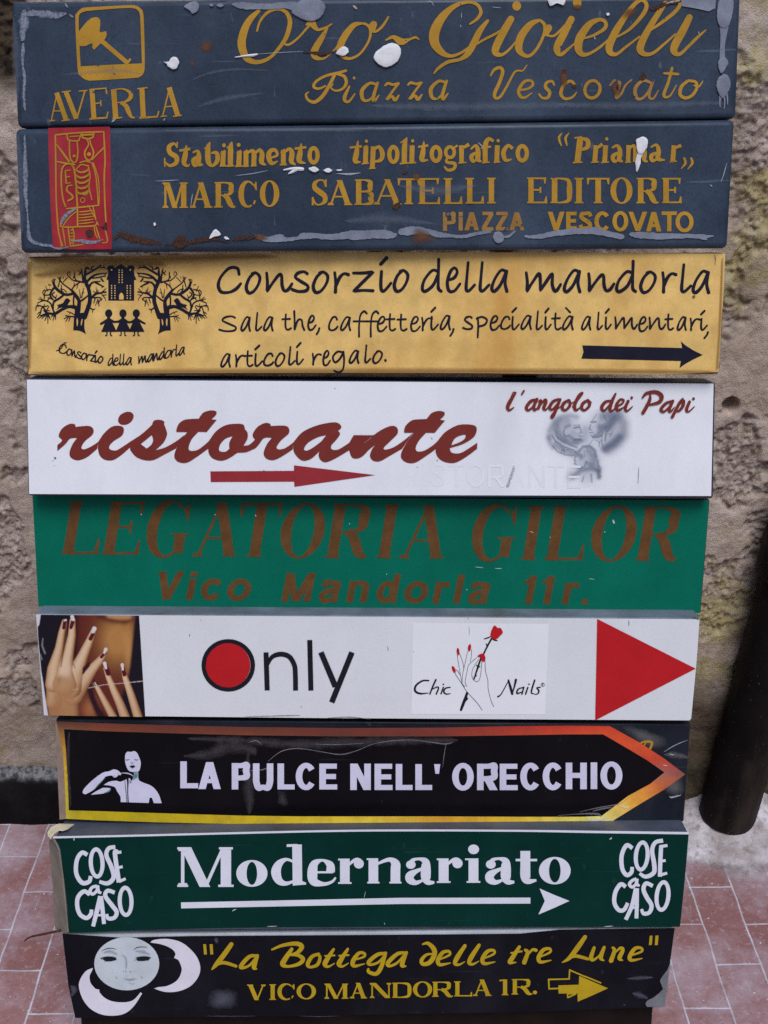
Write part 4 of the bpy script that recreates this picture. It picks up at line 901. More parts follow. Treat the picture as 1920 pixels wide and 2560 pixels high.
A.fi("330,440 345,400 390,362 440,355 500,352c 535,310 585,292 630,300 632,325 598,358c 637,363c 560,456c 495,455c 445,510 418,565 430,595 480,590 540,555 580,520c 572,575c 480,640 410,680 350,678 310,645 312,600 350,530 405,455c 335,455c")
A.fi("580,520c 640,450 730,400 810,393 865,405 875,440 850,490 770,540 672,570c 690,605 760,605 880,530c 878,575c 790,640 710,680 640,675 590,645 568,600 572,570c", "790,470 740,480 705,505 685,550c 750,525 785,500"); A.build()
A = Art(S4, 'arrow', M_crimson, 540, 930, off=.0012); A.po("-42,745 584,741 585,700 1195,773 588,861 586,822 -40,825"); A.build()
A = Art(S4, 'lettering', M_brick, 1240, 950, off=.0022)
for t in """148,95,14 112,150,28 88,200,28 100,226,18 134,205,8|148,95,10 128,95,8 100,165,8|210,80,14 194,106,14|300,145,16 260,160,24 228,205,24 245,226,18 285,190,14 305,150,14|308,143,22 285,195,24 290,225,20 322,200,8
320,160,10 337,155,22 318,212,22|325,195,12 367,148,18 375,165,24 358,210,24 375,222,14 397,195,8|470,143,16 430,160,22 403,202,24 420,222,16 455,185,14 480,148,14|482,145,20 455,210,24 425,275,26 416,268,14 440,235,10 492,192,8
545,150,18 508,175,24 498,210,24 520,226,18 555,190,22 550,152,18|550,168,8 575,170,8 600,150,8|575,200,10 642,110,16 645,95,14 620,120,22 590,190,26 600,226,20 634,203,8|690,150,18 653,175,24 643,210,24 665,226,18 702,190,22 692,152,16 716,170,8
860,155,16 820,165,22 793,205,26 810,230,18 845,195,14 872,152,12|897,103,16 870,160,26 855,215,26 870,232,16 900,203,8|905,200,14 947,175,16 957,150,16 930,148,18 903,190,24 915,226,22 960,203,8|992,158,22 970,210,24 985,232,16 1024,198,8
1158,108,12 1150,160,26 1103,247,26|1100,132,14 1130,100,24 1200,90,28 1242,120,32 1225,165,28 1155,185,16|1320,158,16 1275,175,22 1238,220,24 1260,237,18 1300,200,14 1325,160,14|1327,157,22 1300,220,24 1310,237,16 1338,205,8
1402,138,12 1375,175,22 1323,277,24|1365,190,14 1405,153,22 1402,195,24 1370,232,18 1343,222,10|1452,163,22 1430,220,24 1445,237,14 1488,200,8""".replace('\n', '|').split('|'): A.st(t)
A.ell(1018, 133, 10, 11); A.ell(1482, 140, 10, 11); A.build()
# soft grey charcoal style print: three heads melting into each other
DARKS = """215,600,60,.30 215,480 300,345 420,265 560,245 650,270|330,400,95,.50 325,480 365,570 430,620|370,320,80,.30 500,325|450,470,16,.55 440,530 475,580 525,560|470,430,40,.45 530,405|610,445,18,.70 685,432|600,405,14,.30 680,400|690,390,12,.45 702,450 727,512 690,532|680,572,12,.55 732,578|610,628,22,.75 712,628|550,590,50,.45 620,650 725,650|600,520,60,.15 640,540|470,640,50,.45 560,690 660,690
300,495,18,.60 330,590 430,665 560,722 650,755|255,560,16,.55 310,660 440,742 590,795 632,835|340,735,80,.40 430,800 570,850|390,735,9,.6 440,785 400,835|450,745,9,.6 452,845|500,780,9,.5 565,825|410,800,8,.5 520,795|270,735,16,.45 340,822 470,875 610,885|200,600,60,.35 230,690 270,740|330,650,10,.5 290,700
1080,255,100,.50 1180,225 1275,255|1240,300,95,.75 1180,400 1110,450|1330,230,110,.42 1400,380 1400,560 1300,690 1150,790|1330,590,80,.80 1225,700 1100,775|965,230,14,.30 900,320 880,360|885,352,18,.65 955,345|872,395,14,.55 850,462 885,472|858,522,12,.55 908,512|878,560,12,.45 905,592|1015,420,55,.50 1025,500 985,560 935,580|1050,430,14,.4 1075,390|915,592,16,.75 1000,595 1052,560
1105,420,11,.55 1062,520 1048,620 1060,730|1245,380,14,.60 1180,452 1122,512 1100,650|1140,545,9,.55 1205,535 1180,585 1235,500|1150,500,8,.4 1210,470|955,640,9,.45 1022,672 1000,745|1000,690,9,.4 1040,640|900,640,14,.3 840,730|790,470,110,.26 775,610|1090,250,14,.5 1130,330|1150,250,12,.4 1200,330|1180,330,14,.3 1110,380
690,810,28,.55 755,742 860,738 935,800 955,910|840,800,100,.45 905,880 935,965|650,850,60,.55 720,900|640,895,13,.65 608,960 642,972 612,1012 645,1024|618,1070,11,.75 700,1092 772,1062 802,985|700,960,12,.35 740,940|820,1000,60,.45 905,1045 985,1085|590,1225,60,.50 720,1115 880,1090 1000,1125|995,1090,50,.70 1005,1230|735,1300,16,.45 762,1225|880,1190,22,.50 888,1300|560,1180,80,.22 540,1240|770,800,16,.4 790,900|980,960,20,.45 1000,1060"""
LIGHTS = "775,790,16,.55 800,900 850,985|290,500,20,.5 330,620 440,700 620,770|1240,400,20,.4 1180,480 1130,540|1090,480,22,.45 1070,600 940,610|480,500,26,.4 490,540|820,1200,60,.5 850,1290|660,980,60,.4 740,1020|930,1060,14,.5 1010,1090"
def charcoal(U, V):
    d = np.zeros(U.shape)
    for i, t in enumerate((DARKS.replace('\n', '|') + '#' + LIGHTS).split('#')):
        for s_ in t.split('|'):
            f = [[float(q) for q in x.split(',')] for x in s_.split()]
            wv_, am = f[0][2], f[0][3]; k, _, _ = poly_dist(U, V, [(p[0], p[1], wv_) for p in f])
            e = am * np.exp(-(k * 1.35) ** 2)
            d = d + (1 - d) * e if i == 0 else d * (1 - e)
    base = 0.30*np.exp(-(((U-480)/270)**2 + ((V-540)/290)**2)**1.6) + 0.32*np.exp(-(((U-1130)/290)**2 + ((V-470)/310)**2)**1.6) + 0.28*np.exp(-(((U-800)/210)**2 + ((V-1030)/290)**2)**1.6)
    d = np.clip(d + base * (1 - d) , 0, 1)
    c = np.stack([0.135 + 0*d, 0.165 + 0*d, 0.24 + 0*d], -1)
    return c, d*.85
gp = NG('charcoal_print'); gp.base(gp.n('ShaderNodeAttribute', attribute_name='tint').outputs['Color']); gp.rough(0.4); gp.b.inputs['Specular IOR Level'].default_value = 0.2
gp.fade(gp.n('ShaderNodeAttribute', attribute_name='fade').outputs['Fac'])
picture(S4, 'portrait_print', gp.m, (1340, 1000, 6.381), 60, 1560, 150, 1400, 190, 160, charcoal, .0010)
A = Art(S4, 'scuff', M_worn, 60, 930, off=.0012)
A.stain("222,640 240,636 244,650 228,658", .4); A.stain("210,662 222,662 220,672", .3); A.stain("220,700 228,700 226,706", .4); A.crop(1240, 950); A.smear("1072,650,4 1068,720,7 1065,782,4"); A.ell if False else None; A.stain("782,716 790,714 790,724", .5); A.crop(900, 930); A.smear("528,490,3 540,498,7 540,510,3"); A.stain("575,655 584,660 580,672", .5); A.stain("425,710 435,712 430,720", .3); A.stain("890,865 896,866 894,872", .4); A.crop(540, 930); A.stain("885,120 896,118 895,128", .4); A.stain("350,735 370,740 365,758", .4); A.build()
# ================================================================== 5  green bookbinder sign
M_green = paint('green_sign_print', (0.002, 0.132, 0.080), 0.3, 0.14, 9, bump=0.015, spec=0.25, fine=0.08, grime=((0.002, 0.095, 0.058), 0.5))
M_brown = paint('brown_letter_print', (0.125, 0.056, 0.018), 0.45, 0.22, 50, bump=0.015, spec=0.3, fine=0.12)
M_fleck = stain_mat('white_fleck', (0.6, 0.62, 0.6), 0.9, 100, 0.3)
S5 = Sign('hanging_sign', 'green sign with brown serif LEGATORIA GILOR lettering', 'sign',
          (80, 1236), (1775, 1249), (1752, 1534), (95, 1517), -0.060, depth=0.04, bevel=0.002, tray=M_darkedge)
A = Art(S5, 'face_panel', M_green, sc=1, off=.0004); A.po("81,1238 1773,1251 1750,1533 96,1516"); A.build()
A = Art(S5, 'lettering', M_brown, 60, 1230)
line(A, serif, "L 275 545 466 68; E 578 850 469 72; G 885 1200 482 74; A 1262 1592 483 76", 78, 15, sl=.16)
A.crop(560, 1230); line(A, serif, "T 78 372 486 82; O 395 722 493 88; R 755 1065 495 92; I 1118 1278 496 94; A 1312 1645 499 98", 78, 15, sl=.16)
A.crop(1050, 1230); line(A, serif, "G 355 680 510 104; I 733 888 509 108; L 933 1208 511 108; O 1255 1590 515 110", 78, 15, sl=.16)
A.crop(1367, 1230); line(A, serif, "R 662 968 515 112", 78, 15, sl=.16); A.build()
A = Art(S5, 'lettering', M_brown, 60, 1230)
def sd(A, x0, x1, base, xh, asc, T, sl):   # bold oblique d
    h = base - xh; P = lambda x, y: (x + sl*(base-y), y)
    A.st([(*P(x1-T/2, asc), T, False), (*P(x1-T/2, base), T, False)], cap='b')
    N = 36; cx, cy, a, b = (x0+x1-T*.25)/2, (base+xh)/2, (x1-T*.25-x0)/2, h/2*1.03
    lp = lambda a, b: [(*P(cx + a*math.cos(t), cy + b*math.sin(t)), 0) for t in [2*math.pi*i/N for i in range(N)]]
    A.fi(lp(a, b), lp(a-T, b-T*.85), poly=True)
line(A, sans, "V 969 1164 808 595; i 1213 1262 808 598; c 1312 1475 812 650", 50, sl=.2, Th=38)
A.crop(560, 1230); line(A, sans, "o 8 186 815 652; M 428 645 822 608; a 702 850 827 664; n 913 1066 828 668; o 1337 1515 835 670", 50, sl=.2, Th=38); sd(A, 1130, 1285, 832, 668, 615, 48, .2)
A.crop(1050, 1230); line(A, sans, "r 90 195 836 676; l 246 294 837 622; a 353 500 838 678; 1 742 838 841 628; 1 878 974 841 630; r 1060 1168 842 682; . 1208 1256 842 804", 50, sl=.2, Th=38); A.build()
A = Art(S5, 'scuff', M_fleck, 1050, 1230, off=.0012)
A.smear("410,562,3 445,565,8 475,567,3"); A.smear("560,572,3 590,574,7 615,574,3"); A.stain("1440,210 1455,205 1465,240 1450,240", .3); A.smear("820,296,3 840,300,7 852,310,3"); A.smear("1265,650,3 1290,653,6 1310,655,3"); A.stain("1380,298 1390,296 1388,306", .5); A.stain("346,728 354,728 352,740", .5); A.stain("973,335 981,337 977,346", .5)
A.crop(60, 1230); A.stain("872,165 884,165 882,178", .5); A.stain("1428,165 1440,168 1434,176", .5); A.crop(560, 1230); A.stain("232,170 242,172 240,190", .5); A.stain("1216,612 1224,614 1220,624", .5); A.stain("938,232 946,238 940,244", .5); A.build()

# ================================================================== 6  nail studio sign
M_white2 = paint('off_white_panel', (0.66, 0.66, 0.655), 0.4, 0.05, 9, grime=((0.5, 0.49, 0.47), 0.25), bump=0.015, spec=0.4, fine=0.05)
M_sticker = paint('white_sticker', (0.74, 0.735, 0.73), 0.35, 0.03, 12, bump=0.01, spec=0.45, fine=0.03)
M_ink = paint('black_ink', (0.010, 0.011, 0.016), 0.4, 0.1, 30, bump=0.0, spec=0.35, fine=0.0)
M_redp = paint('red_print', (0.46, 0.012, 0.016), 0.35, 0.08, 20, bump=0.01, spec=0.4, fine=0.05)
M_zinc = paint('zinc_tray', (0.16, 0.19, 0.23), 0.38, 0.4, 14, bump=0.12, spec=0.6, grime=((0.10, 0.075, 0.05), 0.5))
S6 = Sign('hanging_sign', 'white nail studio sign with a photo of painted nails and a big red triangle', 'sign',
          (89, 1534), (1751, 1545), (1729, 1802), (110, 1789), -0.024, depth=0.05, bevel=0.002, tray=M_zinc)
A = Art(S6, 'face_panel', M_white2, sc=1, off=.0005); A.po("90,1536 1749,1548 1741,1660 1728,1796 1724,1801 800,1795 110,1788"); A.build()
# printed photo of two hands with long red nails, flat print
EO = (80, 1520, 5.53)
def hands(U, V):
    C = np.zeros(U.shape + (3,)); A_ = lambda *c: np.array(c)
    sm = lambda x, a, b: np.clip((x-a)/(b-a), 0, 1)**2*(3-2*np.clip((x-a)/(b-a), 0, 1))
    def over(col, m): C[:] = C*(1-m[..., None]) + (col if isinstance(col, np.ndarray) and col.ndim == 3 else A_(*col))*m[..., None]
    over((.010, .008, .013), np.ones(U.shape))
    # throat and chin, warm light from the right
    t = sm(U, 560, 700) * (1 - sm(U + (V-100)*0.10, 1400, 1450) ) * np.where(V > 820, 1 - sm(U + (V-820)*.35, 1330, 1420), 1)
    over((.115, .020, .014), t)
    k = np.exp(-(((U-1170)/230)**2 + ((V-430)/330)**2)); over((.42, .19, .055), t*np.clip(k*1.25, 0, 1))
    k = np.exp(-(((U-1330)/60)**2 + ((V-560)/330)**2)); over((.50, .25, .075), t*np.clip(k*.8, 0, 1))
    k = np.exp(-(poly_dist(U, V, P3('930,110,60 1100,170,55 1290,190,50 1380,150,50'))[0]*1.2)**2); over((.085, .016, .012), t*k*.85)
    k = np.exp(-(poly_dist(U, V, P3('1060,110,30 1200,125,40 1340,120,40'))[0])**2); over((.55, .27, .12), t*k*.8)
    over((.33, .12, .045), np.exp(-(((U-800)/110)**2 + ((V-1400)/160)**2)))
    over((.025, .008, .012), np.exp(-(poly_dist(U, V, P3('790,1080,46 830,1240,42 900,1400,50 960,1500,60'))[0])**4))
    def limb(txt, tone=1.0, soft=.10, glow=None):
        t, side, r = poly_dist(U, V, P3(txt))
        m = 1 - sm(t, 1-soft, 1+soft*.4)
        k = np.clip(1.0 - .85*np.clip(t, 0, 1)**2.2 - .28*side, 0, 1.15) * tone
        k = k * (1 - .22*sm(V, 950, 1480))
        k = np.clip(k, 0, 1)[..., None]
        col = np.where(k < .5, A_(.16, .055, .024)*(1-2*k) + A_(.42, .215, .092)*2*k, A_(.42, .215, .092)*(2-2*k) + A_(.66, .46, .285)*(2*k-1))
        over(col, m); return m
    def nail(txt, tip):
        m = 1 - sm(poly_dist(U, V, P3(txt))[0], .85, 1.1); over((.085, .006, .017), m)
        m = 1 - sm(poly_dist(U, V, P3(tip))[0], .75, 1.15); over((.66, .58, .52), m)
    for a in ('1010,830,26 1060,960,42 1130,1130,52 1220,1330,62 1290,1520,72', '1258,850,26 1295,980,44 1370,1200,54 1470,1520,66', '860,1030,20 910,1110,36 1000,1280,46 1130,1520,58'): limb(a, .98)
    nail('1012,790,30 1055,905,34', '1004,765,26 1022,830,18'); nail('1252,805,26 1278,920,28', '1247,785,24 1256,850,15'); nail('838,985,18 888,1065,20', '870,1030,7 890,1070,7')
    limb('420,1050,235 430,1250,222 450,1500,215', .80, .05); limb('300,900,95 330,1060,120 300,1300,120', .78, .25)
    limb('1000,640,34 930,735,56 830,850,74 690,1020,120 560,1180,170', .92); limb('845,330,40 785,480,58 705,660,74 600,900,110 520,1080,180', .98)
    limb('450,190,38 412,340,48 375,560,60 300,840,90 300,1050,120', .90); limb('562,170,42 552,380,58 512,600,72 455,860,105 450,1050,170', 1.0)
    m = 1 - sm(poly_dist(U, V, P3('440,1080,200 440,1300,205 450,1520,205'))[0], .5, 1.0); over((.40, .195, .08), m*.8)
    over((.66, .48, .32), np.exp(-(((U-480)/95)**2 + ((V-850)/90)**2))*.75); over((.52, .32, .18), np.exp(-(((U-650)/110)**2 + ((V-950)/110)**2))*.5)
    over((.30, .125, .05), np.exp(-(((U-370)/40)**2 + ((V-990)/60)**2))*.5); over((.33, .13, .05), np.exp(-(((U-330)/160)**2 + ((V-1440)/130)**2))*.55)
    for a, q in (('482,220,7 475,330,8 445,560,9 410,740,10 400,820,6', .8), ('572,770,10 598,830,6', .7)): over((.17, .06, .028), (1-sm(poly_dist(U, V, P3(a))[0], .4, 1.3))*q)
    over((.04, .010, .012), 1 - sm(poly_dist(U, V, P3('705,905,12 730,840,34 775,790,30 800,750,8'))[0], .7, 1.1))
    nail('455,185,24 438,275,24', '468,165,14 450,175,10'); nail('562,195,28 540,270,24', '555,120,26 570,160,22'); nail('842,360,26 808,425,28', '862,285,32 842,325,26'); nail('1010,620,22 958,680,20', '1020,572,26 1000,620,16')
    over((.60, .50, .45), (1-sm(poly_dist(U, V, P3('780,1107,5 1000,1060,5 1250,1040,5 1535,1010,7'))[0], .5, 1.2))*.8); over((.60, .50, .42), (1-sm(poly_dist(U, V, P3('560,1130,5 640,1118,5'))[0], .5, 1.2))*.5)
    over((.22, .21, .24), (1-sm(poly_dist(U, V, P3('150,420,8 140,520,14 180,625,16'))[0], .3, 1.3))*.8); over((.2, .19, .22), (1-sm(poly_dist(U, V, P3('115,640,10 135,710,14'))[0], .3, 1.3))*.8)
    g_ = np.random.RandomState(3).rand(*U.shape)[..., None]; C[:] = C * (0.93 + 0.14*g_)
    # worn white strip along the left edge
    edge = np.interp(V, [85, 230, 260, 420, 700, 860, 1050, 1250, 1484], [122, 100, 78, 82, 112, 126, 158, 185, 222])
    over((.58, .56, .58), 1 - sm(U, edge-6, edge+6))
    return C, np.ones(U.shape)
M_tone = NG('photo_print'); M_tone.base(M_tone.n('ShaderNodeAttribute', attribute_name='tint').outputs['Color']); M_tone.rough(0.3); M_tone.b.inputs['Specular IOR Level'].default_value = 0.2
picture(S6, 'photo_print', M_tone.m, EO, 0, 0, 0, 0, 190, 180, hands, .0010, quad=((60, 92), (1480, 105), (1566, 1506), (172, 1483)))
A = Art(S6, 'lettering', M_ink, 440, 1520, off=.0012, cap='b')
A.ell(392, 430, 201, 197, rx2=167, ry2=166); A.st("675,333,38 684,618,38"); A.st("686,430,20 720,368,32 785,346,37 850,366,37 888,430,37 895,500,37 897,619,37"); A.st("1003,240,38 1012,619,38"); A.st("1087,332,42 1196,590,44"); A.st("1320,332,42 1168,708,42"); A.build()
A = Art(S6, 'red_disc', M_redp, 440, 1520, off=.0012); A.ell(389, 430, 168, 167); A.build()
A = Art(S6, 'arrow', M_redp, 1367, 1500, off=.0012); A.po("378,142 1117,515 363,903"); A.build()
CH = (1010, 1540, 4.366)
stk = Art(S6, 'sticker', M_sticker, *CH, off=.0009); stk.po("95,75 1582,86 1541,1076 80,1070"); stk = stk.build()
A = Art(S6, 'lettering', M_ink, *CH, off=.0014, parent=stk)
for t in """270,705,16 200,708,18 130,760,22 123,820,24 180,847,20 268,840,8|347,697,20 310,780,18 283,852,16|298,805,10 360,775,14 376,790,16 352,852,16|430,778,16 405,848,16|505,778,12 452,790,16 435,830,18 465,852,14 507,846,8
1025,880,18 1062,850,12 1142,705,10|1140,700,18 1160,770,26 1182,850,26|1180,852,12 1205,770,18 1222,697,26|1300,780,12 1245,800,16 1235,845,18 1290,828,10|1308,777,16 1288,852,16|1352,780,16 1328,852,16|1427,700,18 1390,830,18 1424,850,8|1487,778,14 1450,785,14 1472,815,18 1460,848,14 1428,856,8""".replace('\n', '|').split('|'): A.st(t)
A.ell(430, 746, 10, 8); A.ell(1364, 744, 10, 8); A.ell(1515, 750, 20, 20, w=4); A.st("1508,762,4 1509,738,4 1522,742,4 1509,751,4 1523,762,4", cap='b'); A.build()
A = Art(S6, 'emblem', M_ink, *CH, off=.0014, parent=stk)
A.st("955,248,20 905,340,18 868,418,18"); A.st("840,460,18 800,580,20 762,695,14"); A.st("690,840,26 650,950,32 622,1025,26"); A.st("875,250,10 910,240,14 942,226,10"); A.st("955,240,10 985,262,14 1016,268,12")
A.st("895,300,8 912,330,18"); A.st("790,535,8 815,555,18 830,548,6"); A.st("770,670,14 795,645,6"); A.st("690,900,22 660,940,14")
for t in ("555,625 635,745 690,830 800,950 855,1030", "565,583 590,605 612,642", "580,425 600,550 618,650 635,742", "605,405 640,500 655,580", "695,385 670,500 640,640 635,742", "738,365 735,440 722,500", "795,455 710,530 690,600 668,720 690,770", "820,470 760,560 740,640 765,702 810,712 835,650 850,500", "885,500 890,600 915,700 920,800 950,920 980,990", "640,745 665,775"): A.st(t, w=4.5, cap='b')
A.build()
A = Art(S6, 'emblem', M_redp, *CH, off=.0018, parent=stk); A.ell(543, 583, 17, 40, rot=-22); A.ell(590, 388, 15, 41, rot=-4); A.ell(715, 346, 17, 40, rot=8); A.fi("797,442c 830,415 870,410c 888,450 885,497c 850,495 842,455c"); A.fi("945,218 950,170 980,108 1005,112 1022,130 1055,132 1078,180 1050,215 1005,256 962,242"); A.build()
A = Art(S6, 'scuff', M_worn, 440, 1520, off=.0012)
A.smear("98,195,3 103,205,9 98,214,3"); A.smear("185,85,2 187,95,5 186,102,2"); A.stain("935,738 945,736 943,748", .4); A.smear("1585,285,3 1590,305,8 1592,325,3"); A.smear("300,1,2 301,2,2"); A.smear("1130,825,4 1300,818,10 1470,836,4"); A.smear("500,815,4 800,808,10 940,805,4"); A.crop(*CH); A.smear("695,10,3 699,30,8 700,40,3"); A.smear("710,110,3 712,150,7 712,205,6 712,208,3"); A.stain("100,385 112,390 104,402", .3); A.crop(1367, 1500); A.smear("615,150,3 616,175,8 615,195,3"); A.smear("1090,130,8 1120,135,24 1140,150,10"); A.build()

# ================================================================== 7  black arrow sign
M_slate2 = paint('dark_slate_tray', (0.012, 0.015, 0.022), 0.36, 0.4, 10, grime=((0.040, 0.043, 0.050), 0.5), bump=0.1, spec=0.3, scr=((0.09, 0.09, 0.10), 0.4))
M_foil = paint('glossy_black_foil', (0.0055, 0.0045, 0.006), 0.25, 0.3, 12, bump=0.05, spec=0.22, fine=0.0, scr=((0.03, 0.028, 0.03), 0.25))
M_lilac = paint('pale_lilac_print', (0.60, 0.575, 0.69), 0.35, 0.07, 22, bump=0.02, spec=0.4, fine=0.05, grime=((0.42, 0.38, 0.44), 0.3))
S7 = Sign('hanging_sign', 'black arrow shaped sign with red to yellow border reading LA PULCE NELL ORECCHIO', 'sign',
          (139, 1798), (1727, 1810), (1710, 2056), (150, 2049), -0.034, depth=0.05, bevel=0.003, tray=M_slate2)
A = Art(S7, 'border', tint_mat('gradient_border', 0.25, 0.5), sc=1, off=.0010)
OUT = [(141,1803,(0.092,0.0287,0.016)), (250,1808,(0.172,0.0403,0.02)), (420,1813,(0.149,0.0322,0.02)), (600,1817,(0.138,0.0345,0.02)), (850,1820,(0.161,0.0322,0.02)), (1100,1819,(0.196,0.0345,0.022)), (1300,1815,(0.414,0.0322,0.018)), (1420,1814,(0.598,0.0345,0.016)), (1524,1815,(0.598,0.0517,0.018)), (1600,1857,(0.713,0.0862,0.02)), (1660,1896,(0.575,0.0575,0.02)), (1713,1936,(0.299,0.0805,0.06)),
       (1660,1974,(0.632,0.127,0.03)), (1590,2016,(0.871,0.396,0.04)), (1513,2064,(0.9,0.75,0.24)), (1460,2064,(0.9,0.75,0.224)), (1300,2064,(0.9,0.634,0.04)), (1100,2064,(0.792,0.396,0.028)), (950,2064,(0.9,0.66,0.048)), (750,2063,(0.871,0.581,0.024)), (600,2060,(0.66,0.436,0.012)), (400,2056,(0.581,0.409,0.0096)), (250,2051,(0.607,0.436,0.0096)), (165,2047,(0.528,0.396,0.024)), (162,1960,(0.607,0.422,0.016)), (157,1880,(0.607,0.29,0.024))]
INN = [(160,1823,(0.172,0.0805,0.04)), (260,1828,(0.23,0.0575,0.02)), (420,1833,(0.184,0.0403,0.02)), (600,1838,(0.196,0.0517,0.02)), (850,1841,(0.138,0.0322,0.02)), (1100,1841,(0.184,0.0345,0.02)), (1300,1838,(0.46,0.0517,0.02)), (1420,1836,(0.632,0.069,0.02)), (1508,1836,(0.667,0.0805,0.02)), (1570,1872,(0.69,0.0805,0.02)), (1620,1902,(0.575,0.0575,0.02)), (1661,1931,(0.345,0.115,0.09)),
       (1625,1960,(0.69,0.184,0.04)), (1570,1990,(0.898,0.449,0.048)), (1504,2040,(0.9,0.75,0.16)), (1450,2042,(0.9,0.726,0.096)), (1300,2042,(0.9,0.554,0.032)), (1100,2041,(0.792,0.37,0.024)), (950,2041,(0.898,0.581,0.04)), (750,2041,(0.818,0.554,0.024)), (600,2039,(0.686,0.449,0.012)), (400,2033,(0.607,0.422,0.0096)), (250,2028,(0.581,0.422,0.0096)), (172,2026,(0.475,0.37,0.016)), (170,1960,(0.66,0.488,0.016)), (165,1880,(0.66,0.317,0.024))]
A.hasT = True; m = len(OUT); K = 4
for i in range(m):
    j = (i + 1) % m; rows = []
    for k in range(K + 1):
        t = k / K; f = lambda a, b: tuple(a[q]*(1-t)+b[q]*t for q in (0, 1))
        mixc = lambda a, b: tuple(a[2][q]*(1-t)+b[2][q]*t for q in range(3))
        rows.append([A.v(*[OUT[i][q]*(1-t)+OUT[j][q]*t for q in (0, 1)], .0010, 1, mixc(OUT[i], OUT[j])), A.v(*[INN[i][q]*(1-t)+INN[j][q]*t for q in (0, 1)], .0010, 1, mixc(INN[i], INN[j]))])
    for a, b in zip(rows, rows[1:]): A.Fc.append((a[0], a[1], b[1], b[0]))
A.build()
A = Art(S7, 'face_panel', M_foil, sc=1, off=.0007); A.po(' '.join('%g,%g' % p for p in [((a[0]+b[0])/2, (a[1]+b[1])/2) for a, b in zip(OUT, INN)])); A.build()
A = Art(S7, 'worn_side', paint('worn_card_edge', (0.25, 0.18, 0.135), 0.8, 0.25, 40, bump=0.3, spec=0.1, grime=((0.12,0.09,0.06),0.5)), sc=1, off=.0008); A.fi('138,1806c 147,1808 157,1830c 160,1900 164,1980 166,2047c 149,2049c 145,1960 141,1880'); A.build(split=False)
A = Art(S7, 'lettering', M_lilac, 110, 1780, off=.0016)
line(A, sans, "L 1022 1156 572 370; A 1158 1326 578 376; P 1408 1540 581 383", 49, Th=38)
A.crop(600, 1780); line(A, sans, "U 97 250 583 385; L 281 410 581 386; C 418 573 583 384; E 595 729 581 387; N 827 981 585 387; E 1009 1144 585 388; L 1168 1294 585 390; L 1315 1441 585 391; ' 1456 1502 463 391", 49, Th=38)
A.crop(1100, 1780); line(A, sans, "O 91 253 587 385; R 278 430 586 388; E 448 583 586 388; C 602 756 585 383; C 770 924 584 382; H 943 1101 579 380; I 1125 1184 578 378; O 1203 1368 579 374", 49, Th=38); A.build()
WM = (190, 1860, 7.213)
A = Art(S7, 'figure_print', M_lilac, *WM, off=.0016)
A.fi("885,300 884,240 895,175 930,135c 990,142 1050,128 1100,160 1130,220 1165,320 1160,420 1130,490 1060,506 980,495 935,460 900,380")
A.fi("120,870c 150,800 300,650 480,520 600,490 680,458 750,475 805,525 812,560c 760,560c 735,590 690,605 640,568 530,590 490,650 400,730 310,830 170,908c 130,890")
A.fi("268,916c 350,860 480,790c 560,790 622,800 605,850 500,890 380,905"); A.fi("498,740c 600,680 720,662 800,680 900,640 965,615 1000,665 1035,600 1050,515c 1122,512c 1130,640 1200,690 1350,750 1440,830 1500,930 1545,1067c 1405,1066c 1370,970c 1328,968c 1310,1063c 805,1047c 800,950 740,850 700,780 600,748"); A.st("808,525,8 900,525,16 980,545,16 1032,582,8"); A.build()
A = Art(S7, 'figure_print', stain_mat('teal_print', (0.06, 0.22, 0.20), 0.8, 30, 0.5, nmix=0.2), *WM, off=.0019)
A.stain("1040,500 1125,505 1125,600 1080,640 1010,660", .2); A.smear("540,590,10 430,710,30 320,830,10"); A.smear("610,800,20 600,850,40 500,890,20"); A.stain("960,640 1010,690 970,720", .2); A.build()
A = Art(S7, 'figure_print', M_ink, *WM, off=.0021)
for t in ("880,650,8 900,850,12 912,1045,10", "930,625,40 935,700,28 932,850,16 940,1045,22", "893,284,6 925,288,14 965,277,5", "1052,281,6 1090,288,14 1120,284,5", "985,335,5 1010,345,12 1035,338,5", "770,540,5 745,525,5", "700,560,5 690,590,5"): A.st(t)
A.fi("962,412c 1000,383 1015,390 1040,382 1070,412c 1035,425 1020,445 1005,428"); A.build()
A = Art(S7, 'crease_glare', stain_mat('crease_glare', (0.30, 0.27, 0.29), 0.6, 60, 0.4, rough=0.3), 600, 1780, off=.0018)  # creases of the film with their glare painted in as pale streaks
for t in ("205,375,4 300,300,10 400,275,12 500,280,8 620,300,8 760,318,12 880,288,8 1000,240,6 1150,215,10 1300,210,8 1420,225,10 1540,240,14 1600,225,6", "0,440,4 80,440,8 180,430,14 215,400,6", "1545,240,6 1530,330,10 1520,420,4", "60,230,3 120,215,12 165,245,4", "560,240,3 700,245,9 940,235,4"): A.smear(t)
A.crop(1100, 1780)
for t in ("880,778,4 1040,765,10 1180,765,26 1210,790,8", "1040,750,4 1200,715,12 1340,690,12 1420,640,4", "1140,745,4 1220,725,20 1290,715,6"): A.smear(t)
A.build()
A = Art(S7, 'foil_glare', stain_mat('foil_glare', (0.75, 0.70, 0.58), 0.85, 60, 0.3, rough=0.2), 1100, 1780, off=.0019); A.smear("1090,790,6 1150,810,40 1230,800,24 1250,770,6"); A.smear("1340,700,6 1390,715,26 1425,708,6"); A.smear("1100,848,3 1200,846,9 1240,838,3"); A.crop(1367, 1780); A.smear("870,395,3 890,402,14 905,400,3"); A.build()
A = Art(S7, 'painted_sheen', stain_mat('painted_sheen', (0.075, 0.063, 0.068), 0.5, 60, 0.5, nmix=1.6), 600, 1780, off=.0013)  # soft grey glare of the film, painted on as faded streaks
